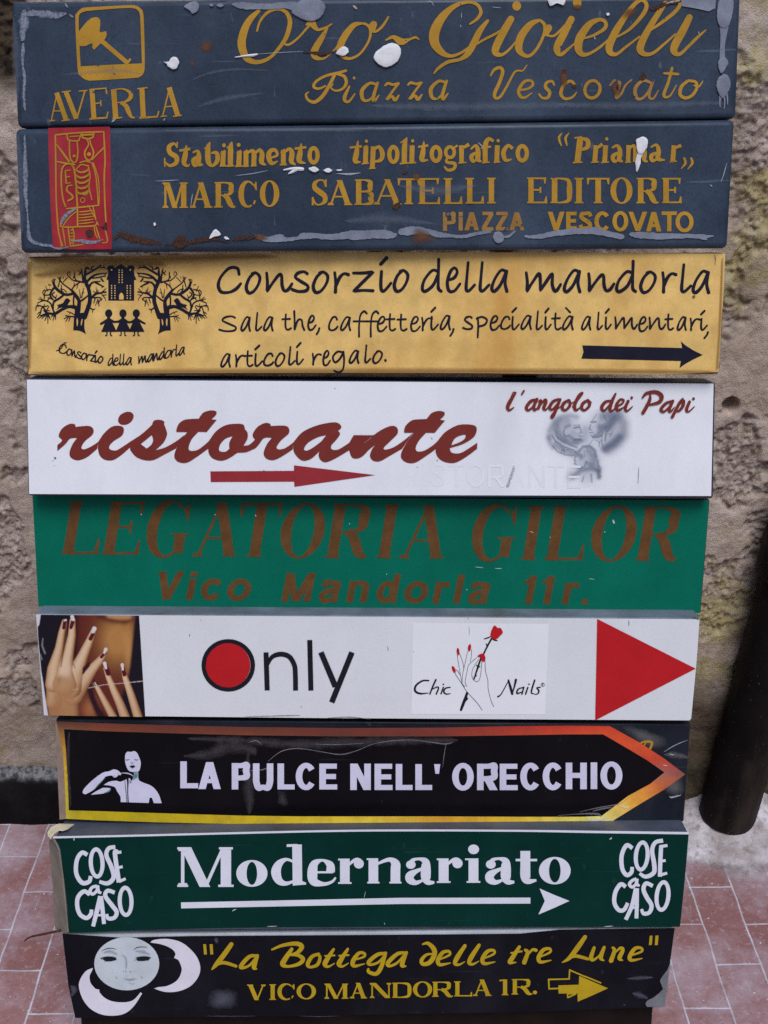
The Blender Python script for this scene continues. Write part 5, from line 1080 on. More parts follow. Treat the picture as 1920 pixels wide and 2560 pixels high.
A.smear("-400,200,20 0,210,70 400,240,90 900,225,90 1500,215,60 1640,210,20"); A.smear("60,300,20 60,480,100 70,640,90 70,770,30"); A.stain("280,600 340,600 360,700 290,690", .2); A.crop(110, 1780); A.smear("190,140,20 180,400,40 200,720,20"); A.smear("1040,330,20 1200,320,90 1400,260,130 1600,300,60"); A.build()
A = Art(S7, 'tray_grime', stain_mat('tray_grime', (0.12, 0.115, 0.115), 0.7, 50, 0.5, nmix=0.9), 1367, 1780, off=.0006)
A.stain("560,100 700,120 880,180 900,260 800,280 640,200", .2); A.smear("880,320,10 950,320,60 1060,340,30"); A.stain("860,520 1000,480 1030,600 930,640", .2); A.build()
A = Art(S7, 'old_lettering', M_gold, 1367, 1780, off=.0007); A.st("690,242,10 725,225,16 770,222,18 790,235,18 775,275,18 765,290,10"); A.st("740,235,12 725,260,12"); A.build()
A = Art(S7, 'scratch', M_scratch, 1367, 1780, off=.0009); A.smear("875,302,3 960,250,9 1062,208,3"); A.smear("915,310,3 940,320,12 955,318,3"); A.smear("920,630,4 935,640,18 1000,625,10 1004,622,3"); A.build()

# ================================================================== 8  dark green sign
M_dgreen = paint('dark_green_print', (0.002, 0.027, 0.020), 0.34, 0.2, 10, bump=0.03, spec=0.12, fine=0.05, grime=((0.003, 0.036, 0.028), 0.5), scr=((0.03, 0.07, 0.06), 0.25))
M_pale = paint('pale_print', (0.66, 0.65, 0.70), 0.35, 0.06, 24, bump=0.015, spec=0.4, fine=0.05)
M_card = paint('bare_cardboard', (0.24, 0.20, 0.15), 0.8, 0.25, 30, grime=((0.10, 0.10, 0.07), 0.5), bump=0.3, spec=0.1)
M_zinc8 = paint('slate_grey_tray', (0.065, 0.075, 0.10), 0.4, 0.35, 18, bump=0.12, spec=0.5, grime=((0.12, 0.12, 0.13), 0.5))
M_torn = paint('torn_paper', (0.70, 0.60, 0.40), 0.8, 0.15, 40, bump=0.3, spec=0.1)
S8 = Sign('hanging_sign', 'dark green sign reading Modernariato in white above a thin white arrow', 'sign',
          (136, 2094), (1722, 2082), (1700, 2317), (170, 2331), 0.004, depth=0.055, bevel=0.004, tray=M_zinc8)
A = Art(S8, 'face_panel', M_dgreen, sc=1, off=.0006); A.fi("134,2094c 560,2083 1000,2076 1400,2079 1722,2083c 1712,2200 1700,2317c 1113,2317 560,2320 172,2332c 168,2260 158,2180 150,2120"); A.build()
A = Art(S8, 'edge_strip', M_pale, sc=1, off=.0010, cap='b'); A.st("133,2093.5,5 340,2089,5 560,2083.5,5 800,2078,5 1000,2076,5 1300,2077,5 1500,2080,6 1722,2083,6"); A.st("185,2096,2 185,2101,2"); A.build()
A = Art(S8, 'lettering', M_pale, 110, 2050, off=.0012)
serif(A, 'M', 1000, 1422, 502, 204, 78, 17); serif(A, 'o', 1442, 1676, 497, 304, 76, 13)
def bold_d(A, x0, x1, base, xh, asc, T, H):
    A.st([(x1-T*.95, asc, T, False), (x1-T*.9, base-8, T, False)], cap='b'); A.li(x1-T*1.4-45, asc+8, x1-T*.9, asc+6, 20); A.po([(x1-T*1.4, base, 0), (x1, base-8, 0), (x1, base-22, 0), (x1-T*.4, base-34, 0), (x1-T*1.3, base-40, 0)])
    A.st([(x1-T*1.2, xh+30, H*1.4, False), (x0+115, xh+H*.6, H*1.8, False), (x0+60, xh+40, T*.75, False), (x0+T*.5, (base+xh)/2, T*1.02, False), (x0+58, base-38, T*.8, False), (x0+110, base-H*1.2, H*2.4, False), (x1-T*1.2, base-36, H*1.3, False)], cap='b')
A.crop(560, 2060); bold_d(A, 354, 616, 462, 258, 154, 72, 13)
line(A, serif, "e 627 842 460 264; r 856 1050 449 260; n 1070 1336 446 257; a 1356 1582 450 254", 72, 13)
A.crop(1000, 2060); line(A, serif, "r 276 470 442 258; i 488 614 441 258; a 636 862 447 252; t 868 1028 446 202; o 1042 1280 449 251", 74, 13); A.ell(552, 190, 41, 36); A.build()
A = Art(S8, 'arrow', M_pale, sc=1, off=.0012); A.po("452.5,2256 700,2251 1000,2244.5 1326,2244 1326,2259 1000,2260 700,2266 453,2271"); A.crop(1000, 2060); A.po("1047,484 1160,533 1271,577 1150,632 1038,679 1086,577"); A.build()
A = Art(S8, 'logo', M_pale, 110, 2050, off=.0012)
for t in ("325,262,36 285,245,38 247,300,38 242,400,38 285,470,40 338,462,38 350,420,34", "535,203,36 485,213,36 468,265,38 505,350,40 522,430,40 478,475,38 415,462,30", "552,250,44 532,250,40 562,468,40", "520,248,28 580,240,26", "545,360,26 590,350,24", "562,462,28 612,440,24", "398,495,28 362,505,28 345,535,30 365,556,28 395,530,26 400,490,26", "402,490,30 408,535,30 430,548,22",
          "343,560,34 300,535,38 255,580,38 250,650,38 272,710,38 320,735,38 352,705,36 356,672,32", "425,572,46 395,690,40 368,798,34", "423,572,46 440,680,38 450,780,34", "395,715,20 440,712,20", "530,545,34 478,530,36 460,570,38 510,640,40 545,690,38 528,732,36 482,738,34 470,705,26"): A.st([(p[0], p[1], p[2]*.84, p[3]) for p in parse(t)], cap='b')
A.ell(395, 322, 44, 102, w=31, rot=-3); A.ell(612, 610, 44, 102, w=31, rot=-2)
A.crop(1367, 2050)
for t in ("642,212,36 598,190,38 562,265,38 566,365,38 600,413,38 635,392,36 640,352,32", "872,155,36 815,168,36 790,228,38 805,330,40 802,395,40 742,425,36 696,400,28", "858,190,36 852,300,38 848,425,36", "850,199,28 905,191,26", "850,310,26 892,303,24", "850,412,28 903,398,24", "672,440,26 640,455,28 620,482,30 640,503,28 668,480,26 678,440,26", "676,440,30 675,482,30 697,492,20",
          "592,502,34 555,482,38 515,540,38 507,620,38 540,675,38 580,672,36 607,622,32", "672,512,46 640,640,38 592,748,34", "672,512,46 675,630,36 672,738,34", "635,660,20 675,655,20", "795,495,34 745,475,36 725,520,38 750,580,40 785,640,38 770,692,36 727,702,34 710,668,26"): A.st([(p[0], p[1], p[2]*.84, p[3]) for p in parse(t)], cap='b')
A.ell(712, 270, 44, 102, w=31, rot=5); A.ell(868, 570, 44, 104, w=31, rot=6); A.build()
vs = [S8.at(125, 2100, -.028), S8.at(137, 2096, -.001), S8.at(150, 2125, .0015), S8.at(160, 2200, .0015), S8.at(172, 2330, .0015), S8.at(160, 2332, -.01), S8.at(141, 2320, -.03), S8.at(134, 2200, -.03)]
flap = mesh_obj('worn_side', vs, [(0, 1, 2, 7), (7, 2, 3), (7, 3, 4, 6), (6, 4, 5)], M_card, S8.root)
mod = flap.modifiers.new('s', 'SOLIDIFY'); mod.thickness = 0.002; mod.offset = -1
TT = ((121, 2080, -.02), (130, 2066, -.035), (150, 2058, -.045), (187, 2059, -.04), (172, 2070, -.02), (160, 2074, -.012), (150, 2073, -.01), (138, 2080, -.004), (128, 2094, -.004), (122, 2088, -.012))
vs = [S8.at(*t) + S8.n * .004 for t in TT]
tp = mesh_obj('torn_paper', vs, [tuple(range(len(vs)))], M_torn, S8.root); mod = tp.modifiers.new('s', 'SOLIDIFY'); mod.thickness = 0.0015
A = Art(S8, 'scuff', M_fleck, 560, 2060, off=.0014); A.smear("1050,555,2 1056,530,6 1061,505,2"); A.smear("60,655,2 75,645,14 95,640,3"); A.smear("320,768,3 360,768,8 400,766,3"); A.smear("1200,740,2 1205,748,7 1205,756,2"); A.crop(1367, 2050); A.smear("430,798,3 460,798,10 500,795,3"); A.smear("470,140,3 480,142,14 488,138,3"); A.crop(1000, 2060); A.smear("1570,115,3 1580,110,18 1590,98,3"); A.build()

# ================================================================== 9  black moons sign
M_blk9 = paint('black_weathered_panel', (0.0065, 0.0058, 0.009), 0.38, 0.35, 10, bump=0.06, spec=0.22, fine=0.0, grime=((0.016, 0.016, 0.021), 0.5), scr=((0.05, 0.05, 0.055), 0.25))
M_yel = paint('yellow_print', (0.44, 0.29, 0.012), 0.42, 0.15, 30, bump=0.02, spec=0.3, fine=0.05)
M_moon = paint('moon_print', (0.50, 0.545, 0.56), 0.35, 0.12, 22, bump=0.02, spec=0.2, fine=0.05, grime=((0.60, 0.58, 0.54), 0.6))
M_cres = paint('crescent_print', (0.66, 0.62, 0.66), 0.4, 0.08, 25, bump=0.02, spec=0.35, fine=0.05)
M_light = paint('light_metal_tray', (0.42, 0.45, 0.47), 0.4, 0.2, 18, bump=0.08)
S9 = Sign('hanging_sign', 'black sign with a round moon face, two crescents and yellow lettering', 'sign',
          (155, 2337), (1686, 2321), (1661, 2518), (188, 2545), -0.006, depth=0.05, bevel=0.003, tray=M_light)
A = Art(S9, 'face_panel', M_blk9, sc=1, off=.0006); A.po("156,2334 171,2464 188,2545 700,2541 1300,2530 1614,2519 1660,2517 1687,2320 1400,2324 1300,2334 1100,2336 800,2338 480,2340 300,2344"); A.build()
A = Art(S9, 'torn_corner', paint('bare_grey_metal', (0.16, 0.165, 0.175), 0.5, 0.25, 30, bump=0.15), 1367, 2310, off=.0010)
A.fi("928,285c 905,345c 865,395c 850,425 858,450c 872,488c 840,520 800,552c 755,575 740,600c 752,622c 884,621c 905,460", n=5); A.build()
MO = (130, 2310, 4.1475)
moon = Art(S9, 'moon_face', M_moon, *MO, off=.0012); moon.ell(775, 412, 337, 276); moon = moon.build()
A = Art(S9, 'face_drawing', stain_mat('blue_grey_print', (0.26, 0.29, 0.35), 0.5, 60, 0.5, nmix=0.4), *MO, off=.0018, parent=moon)
A.smear("530,300,10 600,285,60 680,320,20"); A.smear("860,280,10 940,290,50 1020,320,16"); A.smear("720,320,6 760,350,30 770,430,30 760,480,6"); A.stain("720,570 760,560 800,575 850,555 892,572 820,600", .3); A.smear("660,540,4 670,560,24 680,570,4"); A.smear("920,540,4 930,555,30 940,570,4"); A.smear("790,605,3 830,622,16 860,615,3");
for t in ("600,530,2 640,480,5 655,465,2", "630,530,2 660,495,5", "740,600,2 770,540,5 790,520,2", "700,270,3 730,240,16"): A.smear(t)
A.build()
A = Art(S9, 'face_drawing', M_ink, *MO, off=.0021, parent=moon)
for t in ("515,280,3 570,255,7 620,252,7 667,263,4", "848,268,4 880,245,7 930,238,7 985,240,4", "515,352,6 560,345,14 620,345,14 665,352,6", "868,350,6 920,344,14 980,342,14 1024,350,6", "518,362,12 500,352,3", "550,385,4 545,398,2", "985,375,4 995,388,2", "1000,370,4 1010,378,2", "845,375,2 870,372,3"): A.st(t)
A.fi("520,360c 580,347 660,352c 668,370 640,380 600,387 555,385"); A.fi("872,360c 930,343 1020,348c 1005,370 960,382 920,384 885,380")
for x, y, r in ((742, 490, 4), (765, 495, 5), (813, 496, 6), (850, 490, 4)): A.ell(x, y, r, r*.8)
A.build()
A = Art(S9, 'crescent', M_cres, *MO, off=.0012)
A.fi("1020,192c 1060,165 1200,155 1350,195 1480,310 1535,430 1520,540 1440,640 1320,695 1180,705 1060,670c 1100,655 1200,640 1300,580 1345,480 1325,400c 1310,372c 1265,350c 1280,310 1255,270 1200,235 1120,208"); A.build()
A = Art(S9, 'crescent', M_cres, *MO, off=.0012)
A.fi("425,455c 350,490 290,580 280,660 320,780 400,880 520,940 650,950 760,925 850,850 935,720c 918,708c 840,790 740,812 620,800 540,760 490,705c 492,682c 450,672c 400,610 390,540 412,490"); A.build()
A = Art(S9, 'lettering', M_yel, 480, 2320, off=.0012)
A.po("84,122 105,121 112,198 90,199"); A.po("132,122 155,121 159,198 138,199")
L_ = ["295,122,32 240,200,38 180,275,32 148,312,8", "172,278,18 240,260,26 330,286,22"]
for t in L_: A.st(t)
for t in """490,208,20 430,215,28 370,280,32 375,300,22 430,280,18 484,215,14|490,208,26 465,290,36 482,306,14|600,162,14 680,130,24 780,117,32 823,140,36 790,185,28 738,202,18|748,158,26 700,230,38 680,272,38 722,288,20 800,270,28 833,235,32 800,206,26 755,204,12
950,195,22 900,215,28 868,270,30 885,293,20 940,275,26 960,222,24 942,195,18|1062,160,20 1010,240,36 997,274,34 1022,290,18 1068,265,8|1000,210,14 1068,205,14|1168,158,20 1116,240,36 1102,273,34 1128,288,18 1173,264,8|1105,208,14 1174,203,14|1222,238,12 1290,215,18 1292,190,20 1250,190,26 1207,250,34 1217,285,26 1294,268,8
1450,190,22 1390,200,28 1325,255,30 1342,275,20 1400,255,18 1447,200,14|1452,188,24 1420,290,32 1382,343,30 1327,330,26 1322,308,18|1602,185,20 1540,195,28 1470,260,32 1482,285,22 1540,260,18 1598,193,14|1608,184,24 1575,275,34 1602,286,12""".replace('\n', '|').split('|'): A.st(t)
A.crop(960, 2310)
EL = "420,265,12 490,232,18 487,205,20 440,215,28 405,270,32 420,305,26 498,292,8"; LL = "607,163,26 550,250,36 532,295,28 562,305,18 606,282,6"
A.st("290,152,12 330,145,26 375,190,36 375,240,36 340,290,34 292,300,28 282,270,28 320,230,20 372,225,12"); A.st(EL); A.st(LL); A.st(LL, dx=106, dy=-4); A.st(EL, dx=334, dy=-8)
A.st("1015,172,24 965,250,34 942,288,28 990,288,8"); A.st("953,217,12 1032,205,14"); A.st("1060,195,22 1077,215,28 1052,288,34"); A.st("1065,252,8 1110,195,20 1140,197,26"); A.st(EL, dx=755, dy=-20)
A.st("1508,97,30 1450,180,38 1390,255,30 1338,288,8"); A.st("1383,256,18 1440,240,26 1528,262,22")
A.crop(1367, 2310)
for t in ("355,178,24 332,250,32 347,270,22 390,240,14 430,182,14", "430,175,24 405,250,32 428,274,10", "495,178,20 507,200,28 482,275,34", "490,238,8 548,182,20 570,195,28 545,255,32 568,272,10", "628,237,12 710,207,18 707,180,20 660,185,28 622,245,32 637,272,24 714,258,8"): A.st(t)
A.po("772,88 793,87 788,155 766,159"); A.po("815,87 838,86 832,157 810,159"); A.build()
A = Art(S9, 'lettering', M_yel, 480, 2320, off=.0012)
line(A, serif, "V 413 552 541 424; I 570 640 539 422; C 638 772 536 420; O 784 930 533 418; M 994 1172 531 417; A 1184 1312 528 411; N 1334 1494 525 412; D 1500 1647 523 410", 31, 8)
A.crop(960, 2310); line(A, serif, "O 217 361 549 432; R 361 516 546 433; L 526 657 543 430; A 668 806 540 416; 1 857 942 534 416; R 957 1112 529 413", 31, 8); A.ell(1132, 513, 16, 14); A.build()
A = Art(S9, 'arrow', M_yel, 1367, 2310, off=.0012, cap='b')
for a in ((10,416,170,412), (14,412,17,488), (14,486,90,483), (167,418,172,340), (168,344,290,396), (285,392,408,443), (155,522,158,556), (156,553,222,522), (160,524,215,520)): A.li(*a, 11)
A.po("87,460 240,455 243,388 350,435 459,482 350,532 232,583 230,520 88,522"); A.build()
A = Art(S9, 'smudge', stain_mat('pale_smudge', (0.13, 0.13, 0.17), 0.5, 60, 0.5, nmix=0.9), 480, 2320, off=.0010)
A.stain("105,550 150,470 260,450 340,480 350,580 240,610 130,600", .2); A.smear("100,660,4 300,662,10 480,660,4"); A.smear("800,660,3 950,664,8 1120,660,3"); A.stain("160,80 190,70 200,110 180,120", .3); A.crop(1367, 2310); A.smear("640,520,10 690,530,60 760,560,20"); A.smear("600,410,10 700,405,40 800,400,10"); A.smear("575,600,3 583,605,16 590,610,3"); A.crop(*MO); A.smear("190,640,20 230,680,90 200,750,20"); A.build()
# ================================================================== setting
def grid(x0, x1, n, y0, y1, m, f):
    vs = [f(x0 + (x1-x0)*i/n, y0 + (y1-y0)*j/m) for j in range(m+1) for i in range(n+1)]
    fs = [(j*(n+1)+i, j*(n+1)+i+1, (j+1)*(n+1)+i+1, (j+1)*(n+1)+i) for j in range(m) for i in range(n)]
    return vs, fs
# ---- rough plaster wall, really displaced
HOLE = wall_pt(1825, 1013)
def wall_h(x, z):
    """relief of the wall (metres, outward) and how far the top coat has flaked off (0..1)"""
    p = Vector((x, 0, z))
    h = 0.010 * noise.noise(p * 3.1) + 0.006 * noise.noise(p * 7.7 + Vector((3, 1, 2)))
    r = noise.noise(p * 4.2 + Vector((9, 4, 1))) + 0.6 * noise.noise(p * 11 + Vector((1, 7, 3))) + 0.28 * noise.noise(p * 31 + Vector((2, 2, 9))) + 0.12 * noise.noise(p * 70)
    lay = max(0.0, min(1.0, (r - 0.05) * 9))
    h -= 0.008 * lay
    n1_, n2_ = noise.noise(p * 62 + Vector((0, 3, 0))), noise.noise(p * 118 + Vector((4, 3, 0)))
    n3_ = noise.noise(p * 210)
    grain = 0.0060 * max(0.0, n1_) + 0.0048 * max(0.0, n2_) + 0.0020 * n3_
    h += grain * (0.28 + 1.3 * lay) + 0.0030 * noise.noise(p * 27)
    k = noise.noise(p * 19 + Vector((5, 5, 5)))
    h -= 0.013 * max(0.0, k - 0.45)
    d = math.hypot(x - HOLE.x, (z - HOLE.z) * 0.9) + 0.004 * noise.noise(p * 60)
    if d < 0.025: h -= 0.035 * max(0.0, min(1.0, (0.015 - d) / 0.007))
    return h, lay
xs = [-1.05, -1.0, -0.9, -0.8] + [-0.75 + 0.0022*i for i in range(182)] + [-0.33 + 0.02*i for i in range(33)] + [0.335 + 0.0022*i for i in range(205)] + [0.8, 0.9, 1.05]
zs = [-0.05] + [0.0026*i for i in range(830)] + [2.3]
WX = 1.05
vs, lays = [], []
for z in zs:
    for x in xs:
        h_, l_ = wall_h(x, z); vs.append((x, WALL_Y - h_, z)); lays.append(l_)
nx_ = len(xs)
fs = [(j_*nx_+i_, j_*nx_+i_+1, (j_+1)*nx_+i_+1, (j_+1)*nx_+i_) for j_ in range(len(zs)-1) for i_ in range(nx_-1)]
g = NG('old_plaster')
lay_ = g.n('ShaderNodeAttribute', attribute_name='tint').outputs['Color']
top = g.mix(g.ramp(g.noise(6, 6, 0.65), [(0.36, 0.0), (0.62, 1.0)]), (0.49, 0.37, 0.28), (0.62, 0.51, 0.425))
top = g.mix(g.math('MULTIPLY', g.ramp(g.noise(32, 6, 0.7), [(0.48, 0.0), (0.62, 1.0)]), 0.6), top, (0.36, 0.265, 0.20))
low = g.mix(g.ramp(g.noise(55, 6, 0.7), [(0.36, 0.0), (0.60, 1.0)]), (0.23, 0.165, 0.12), (0.56, 0.46, 0.39))
c = g.mix(lay_, top, low)
sep = g.n('ShaderNodeSeparateXYZ'); g.l(g.co, sep.inputs[0])
right = g.ramp(sep.outputs['X'], [(0.38, 0.0), (0.50, 1.0)])
ny = g.noise(4.6, 6, 0.68)
lich = g.math('MULTIPLY', g.ramp(ny, [(0.53, 0.0), (0.63, 1.0)]), right)
lc = g.mix(g.ramp(g.noise(70, 5, 0.7), [(0.38, 0.0), (0.62, 1.0)]), (0.34, 0.26, 0.055), (0.55, 0.48, 0.20))
c = g.mix(g.math('MULTIPLY', lich, 0.7), c, lc)
lz = g.ramp(sep.outputs['Z'], [(0.16, 1.0), (0.30, 0.0)])
lich2 = g.math('MULTIPLY', g.math('MULTIPLY', g.ramp(g.noise(13, 6, 0.7), [(0.52, 0.0), (0.62, 1.0)]), lz), 0.7)
c = g.mix(lich2, c, (0.30, 0.24, 0.07))
ni = g.noise(5.2, 5, 0.6, sx=(1, 1, 0.6))
c = g.mix(g.math('MULTIPLY', g.ramp(ni, [(0.58, 0.0), (0.70, 1.0)]), 0.5), c, (0.24, 0.175, 0.13))
geo = g.n('ShaderNodeAttribute', attribute_name='fade').outputs['Fac']
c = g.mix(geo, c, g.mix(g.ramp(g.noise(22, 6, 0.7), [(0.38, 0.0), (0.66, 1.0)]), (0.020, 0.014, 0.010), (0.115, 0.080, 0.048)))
g.base(c); g.rough(0.92); g.b.inputs['Specular IOR Level'].default_value = 0.15
g.bump(g.math('ADD', g.noise(380, 5, 0.7), g.math('MULTIPLY', g.noise(170, 5, 0.75), 1.2)), 0.7, 0.0035)
M_wall = g.m
# dark mask: dirt behind the drain pipe, darker top left corner and wall foot
PIPE = wall_pt(1815, 2045, 0.045); PIPE_R = 0.054; PBOT = PIPE; PTOP = wall_pt(2090, 1060, 0.045)
def dark_mask(x, z):
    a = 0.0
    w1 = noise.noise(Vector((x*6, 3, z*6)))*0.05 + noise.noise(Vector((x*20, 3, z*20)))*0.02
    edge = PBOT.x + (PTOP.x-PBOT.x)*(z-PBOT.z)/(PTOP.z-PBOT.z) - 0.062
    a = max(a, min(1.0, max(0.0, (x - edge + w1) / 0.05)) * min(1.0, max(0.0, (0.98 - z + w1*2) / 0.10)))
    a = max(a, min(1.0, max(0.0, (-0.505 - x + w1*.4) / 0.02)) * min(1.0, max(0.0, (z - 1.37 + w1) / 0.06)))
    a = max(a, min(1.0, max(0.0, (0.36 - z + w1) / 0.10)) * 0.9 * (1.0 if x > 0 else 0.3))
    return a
wall = mesh_obj('plaster_wall', vs, fs, M_wall, None, smooth=True, attr=[dark_mask(v[0], v[2]) for v in vs], tint=[(l_, l_, l_) for l_ in lays])
wall['label'] = 'weathered flaking plaster wall behind the signs, mauve grey with yellow lichen on the right'; wall['category'] = 'wall'
# skirting of black paint along the foot of the wall on the left
ka = wall_pt(-200, 2035); kz = wall_pt(60, 1948, 0.03).z
vs, fs = [], []
N = 60; prof = [(0.030, -0.02), (0.032, kz*0.55), (0.030, kz*0.97), (0.022, kz+0.004), (0.0, kz+0.010), (-0.03, kz+0.012)]
for i in range(N+1):
    x = -WX + (WX - 0.05) * i / N
    for j, (d, z) in enumerate(prof):
        nn = noise.noise(Vector((x*22, j*1.7, z*9)))*0.004
        vs.append((x, WALL_Y - d - nn, z + (noise.noise(Vector((x*30, 2, j)))*0.006 if j >= 3 else 0)))
P_ = len(prof)
fs = [(i*P_+j, (i+1)*P_+j, (i+1)*P_+j+1, i*P_+j+1) for i in range(N) for j in range(P_-1)]
g = NG('black_skirting_paint'); s2 = g.n('ShaderNodeSeparateXYZ'); g.l(g.co, s2.inputs[0])
topm = g.ramp(g.math('ADD', s2.outputs['Z'], g.math('MULTIPLY', g.noise(40, 4), 0.02)), [(kz+0.002, 0.0), (kz+0.012, 1.0)])
g.base(g.mix(topm, g.mix(g.ramp(g.noise(25, 5), [(0.4, 0.0), (0.7, 1.0)]), (0.004, 0.0035, 0.004), (0.010, 0.008, 0.008)), g.mix(g.ramp(g.noise(90, 4), [(0.4, 0.0), (0.6, 1.0)]), (0.05, 0.05, 0.052), (0.22, 0.21, 0.21))))
g.rough(0.7); g.b.inputs['Specular IOR Level'].default_value = 0.12; g.bump(g.noise(120, 5), 0.5, 0.003)
sk = mesh_obj('skirting', vs, fs, g.m, wall, smooth=True); sk['label'] = 'black painted skirting with a crumbling grey top'

# ---- tiled pavement
d1 = floor_pt(1757, 2310); d2 = floor_pt(1840, 2560); e1 = floor_pt(1865, 2310); e2 = floor_pt(1679, 2413); e3 = floor_pt(1757+ (2413-2310)*.332, 2413); h1 = floor_pt(1800, 2311); h2 = floor_pt(1800+70, 2521); h0 = floor_pt(1735, 2414.5)
ang = math.atan2(d2.x - d1.x, -(d2.y - d1.y))      # yaw of the courses
TW = abs(e3.x - e2.x) * math.cos(ang); TL_ = abs(h1.y - h2.y) / math.cos(ang)
print('TILE', TW, TL_, math.degrees(ang), 'WALL_Y', WALL_Y, 'P0', P0)
fvs, ffs = grid(-4, 4, 8, -2, 4, 6, lambda x, y: (x, y, 0))
g = NG('terracotta_tiles')
mp = g.n('ShaderNodeMapping', vector_type='POINT')
# u along the courses, v across
ca, sa = math.cos(ang), math.sin(ang)
sx = g.n('ShaderNodeSeparateXYZ'); g.l(g.co, sx.inputs[0])
X, Y = sx.outputs['X'], sx.outputs['Y']
ox, oy = d1.x, h1.y
xr = g.math('SUBTRACT', X, ox); yr = g.math('SUBTRACT', Y, oy)
V_ = g.math('ADD', g.math('MULTIPLY', xr, ca), g.math('MULTIPLY', yr, sa))      # across
U_ = g.math('SUBTRACT', g.math('MULTIPLY', yr, ca), g.math('MULTIPLY', xr, sa)) # along
wv = g.n('ShaderNodeCombineXYZ'); 
wob = g.math('MULTIPLY', g.math('SUBTRACT', g.noise(9, 2), 0.5), 0.008)
g.l(g.math('ADD', U_, wob), wv.inputs[0]); g.l(g.math('ADD', V_, wob), wv.inputs[1])
bk = g.n('ShaderNodeTexBrick'); bk.offset = 0.5; bk.offset_frequency = 2; bk.squash = 1.0
g.l(wv.outputs[0], bk.inputs['Vector'])
for k, v in (('Scale', 1.0), ('Mortar Size', 0.0019), ('Mortar Smooth', 0.3), ('Bias', 0.0), ('Brick Width', TL_), ('Row Height', TW)): bk.inputs[k].default_value = v
bk.inputs['Color1'].default_value = (0.0, 0.0, 0.0, 1); bk.inputs['Color2'].default_value = (1, 1, 1, 1); bk.inputs['Mortar'].default_value = (0.5, 0.5, 0.5, 1)
tile = g.mix(bk.outputs['Color'], (0.24, 0.105, 0.095), (0.33, 0.178, 0.170))
tile = g.mix(g.math('MULTIPLY', g.ramp(g.noise(38, 6, 0.7), [(0.42, 0.0), (0.62, 1.0)]), 0.55), tile, (0.27, 0.115, 0.10))
bloom = g.ramp(g.noise(7.5, 6, 0.65), [(0.42, 0.0), (0.66, 1.0)])
tile = g.mix(g.math('MULTIPLY', bloom, 0.55), tile, (0.54, 0.465, 0.52))
tile = g.mix(g.math('MULTIPLY', g.ramp(g.noise(95, 4, 0.6), [(0.55, 0.0), (0.68, 1.0)]), 0.35), tile, (0.50, 0.46, 0.50))
tile = g.mix(g.math('MULTIPLY', g.ramp(g.noise(140, 4, 0.6), [(0.62, 0.0), (0.70, 1.0)]), 0.6), tile, (0.07, 0.035, 0.03))
col = g.mix(bk.outputs['Fac'], tile, g.mix(g.ramp(g.noise(30, 4), [(0.35, 0.0), (0.65, 1.0)]), (0.38, 0.33, 0.35), (0.60, 0.55, 0.60)))
g.base(col); g.rough(g.math('ADD', g.math('MULTIPLY', g.noise(25, 4), 0.4), 0.35)); g.b.inputs['Specular IOR Level'].default_value = 0.35
g.bump(g.math('SUBTRACT', g.math('MULTIPLY', g.noise(120, 5, 0.6), 0.5), g.math('MULTIPLY', bk.outputs['Fac'], 0.6)), 0.5, 0.003)
fl = mesh_obj('pavement', fvs, ffs, g.m); fl['kind'] = 'structure'

# ---- mortar heap round the foot of the pipe
mc = wall_pt(1822, 2060, 0.06)
def heap(x, y):
    a = floor_pt(1725, 2120); 
    dx = (x - mc.x - 0.02) / 0.20; dy = (WALL_Y - y) / 0.19
    r = math.hypot(dx, dy) + noise.noise(Vector((x*9, y*9, 2)))*0.16 + noise.noise(Vector((x*28, y*28, 5)))*0.06
    k = max(0.0, 1 - r); k = k*k*(3-2*k)
    return 0.075 * k + noise.noise(Vector((x*60, y*60, 1)))*0.0016*min(1, k*8) - 0.003*(1-min(1, k*10)), min(1.0, k*2.5)
hv_, hf = grid(mc.x - 0.30, WX, 130, WALL_Y - 0.26, WALL_Y + 0.03, 90, lambda x, y: (x, y, heap(x, y)[0]))
g = NG('lime_mortar'); f_ = g.n('ShaderNodeAttribute', attribute_name='fade').outputs['Fac']
c = g.mix(g.ramp(g.noise(18, 6, 0.65), [(0.38, 0.0), (0.64, 1.0)]), (0.32, 0.27, 0.255), (0.62, 0.57, 0.58))
c = g.mix(g.math('MULTIPLY', g.ramp(g.noise(75, 5), [(0.52, 0.0), (0.66, 1.0)]), 0.5), c, (0.14, 0.10, 0.08))
g.base(c); g.rough(0.9); g.bump(g.noise(110, 6, 0.65), 0.6, 0.004)
g.fade(g.ramp(g.math('ADD', f_, g.math('MULTIPLY', g.math('SUBTRACT', g.noise(30, 5), 0.5), 0.25)), [(0.03, 0.0), (0.25, 1.0)]))
hp = mesh_obj('mortar_heap', hv_, hf, g.m, None, smooth=True, attr=[heap(v[0], v[1])[1] for v in hv_])
hp['label'] = 'pale crumbling mortar heaped round the foot of the drainpipe'; hp['category'] = 'mortar'

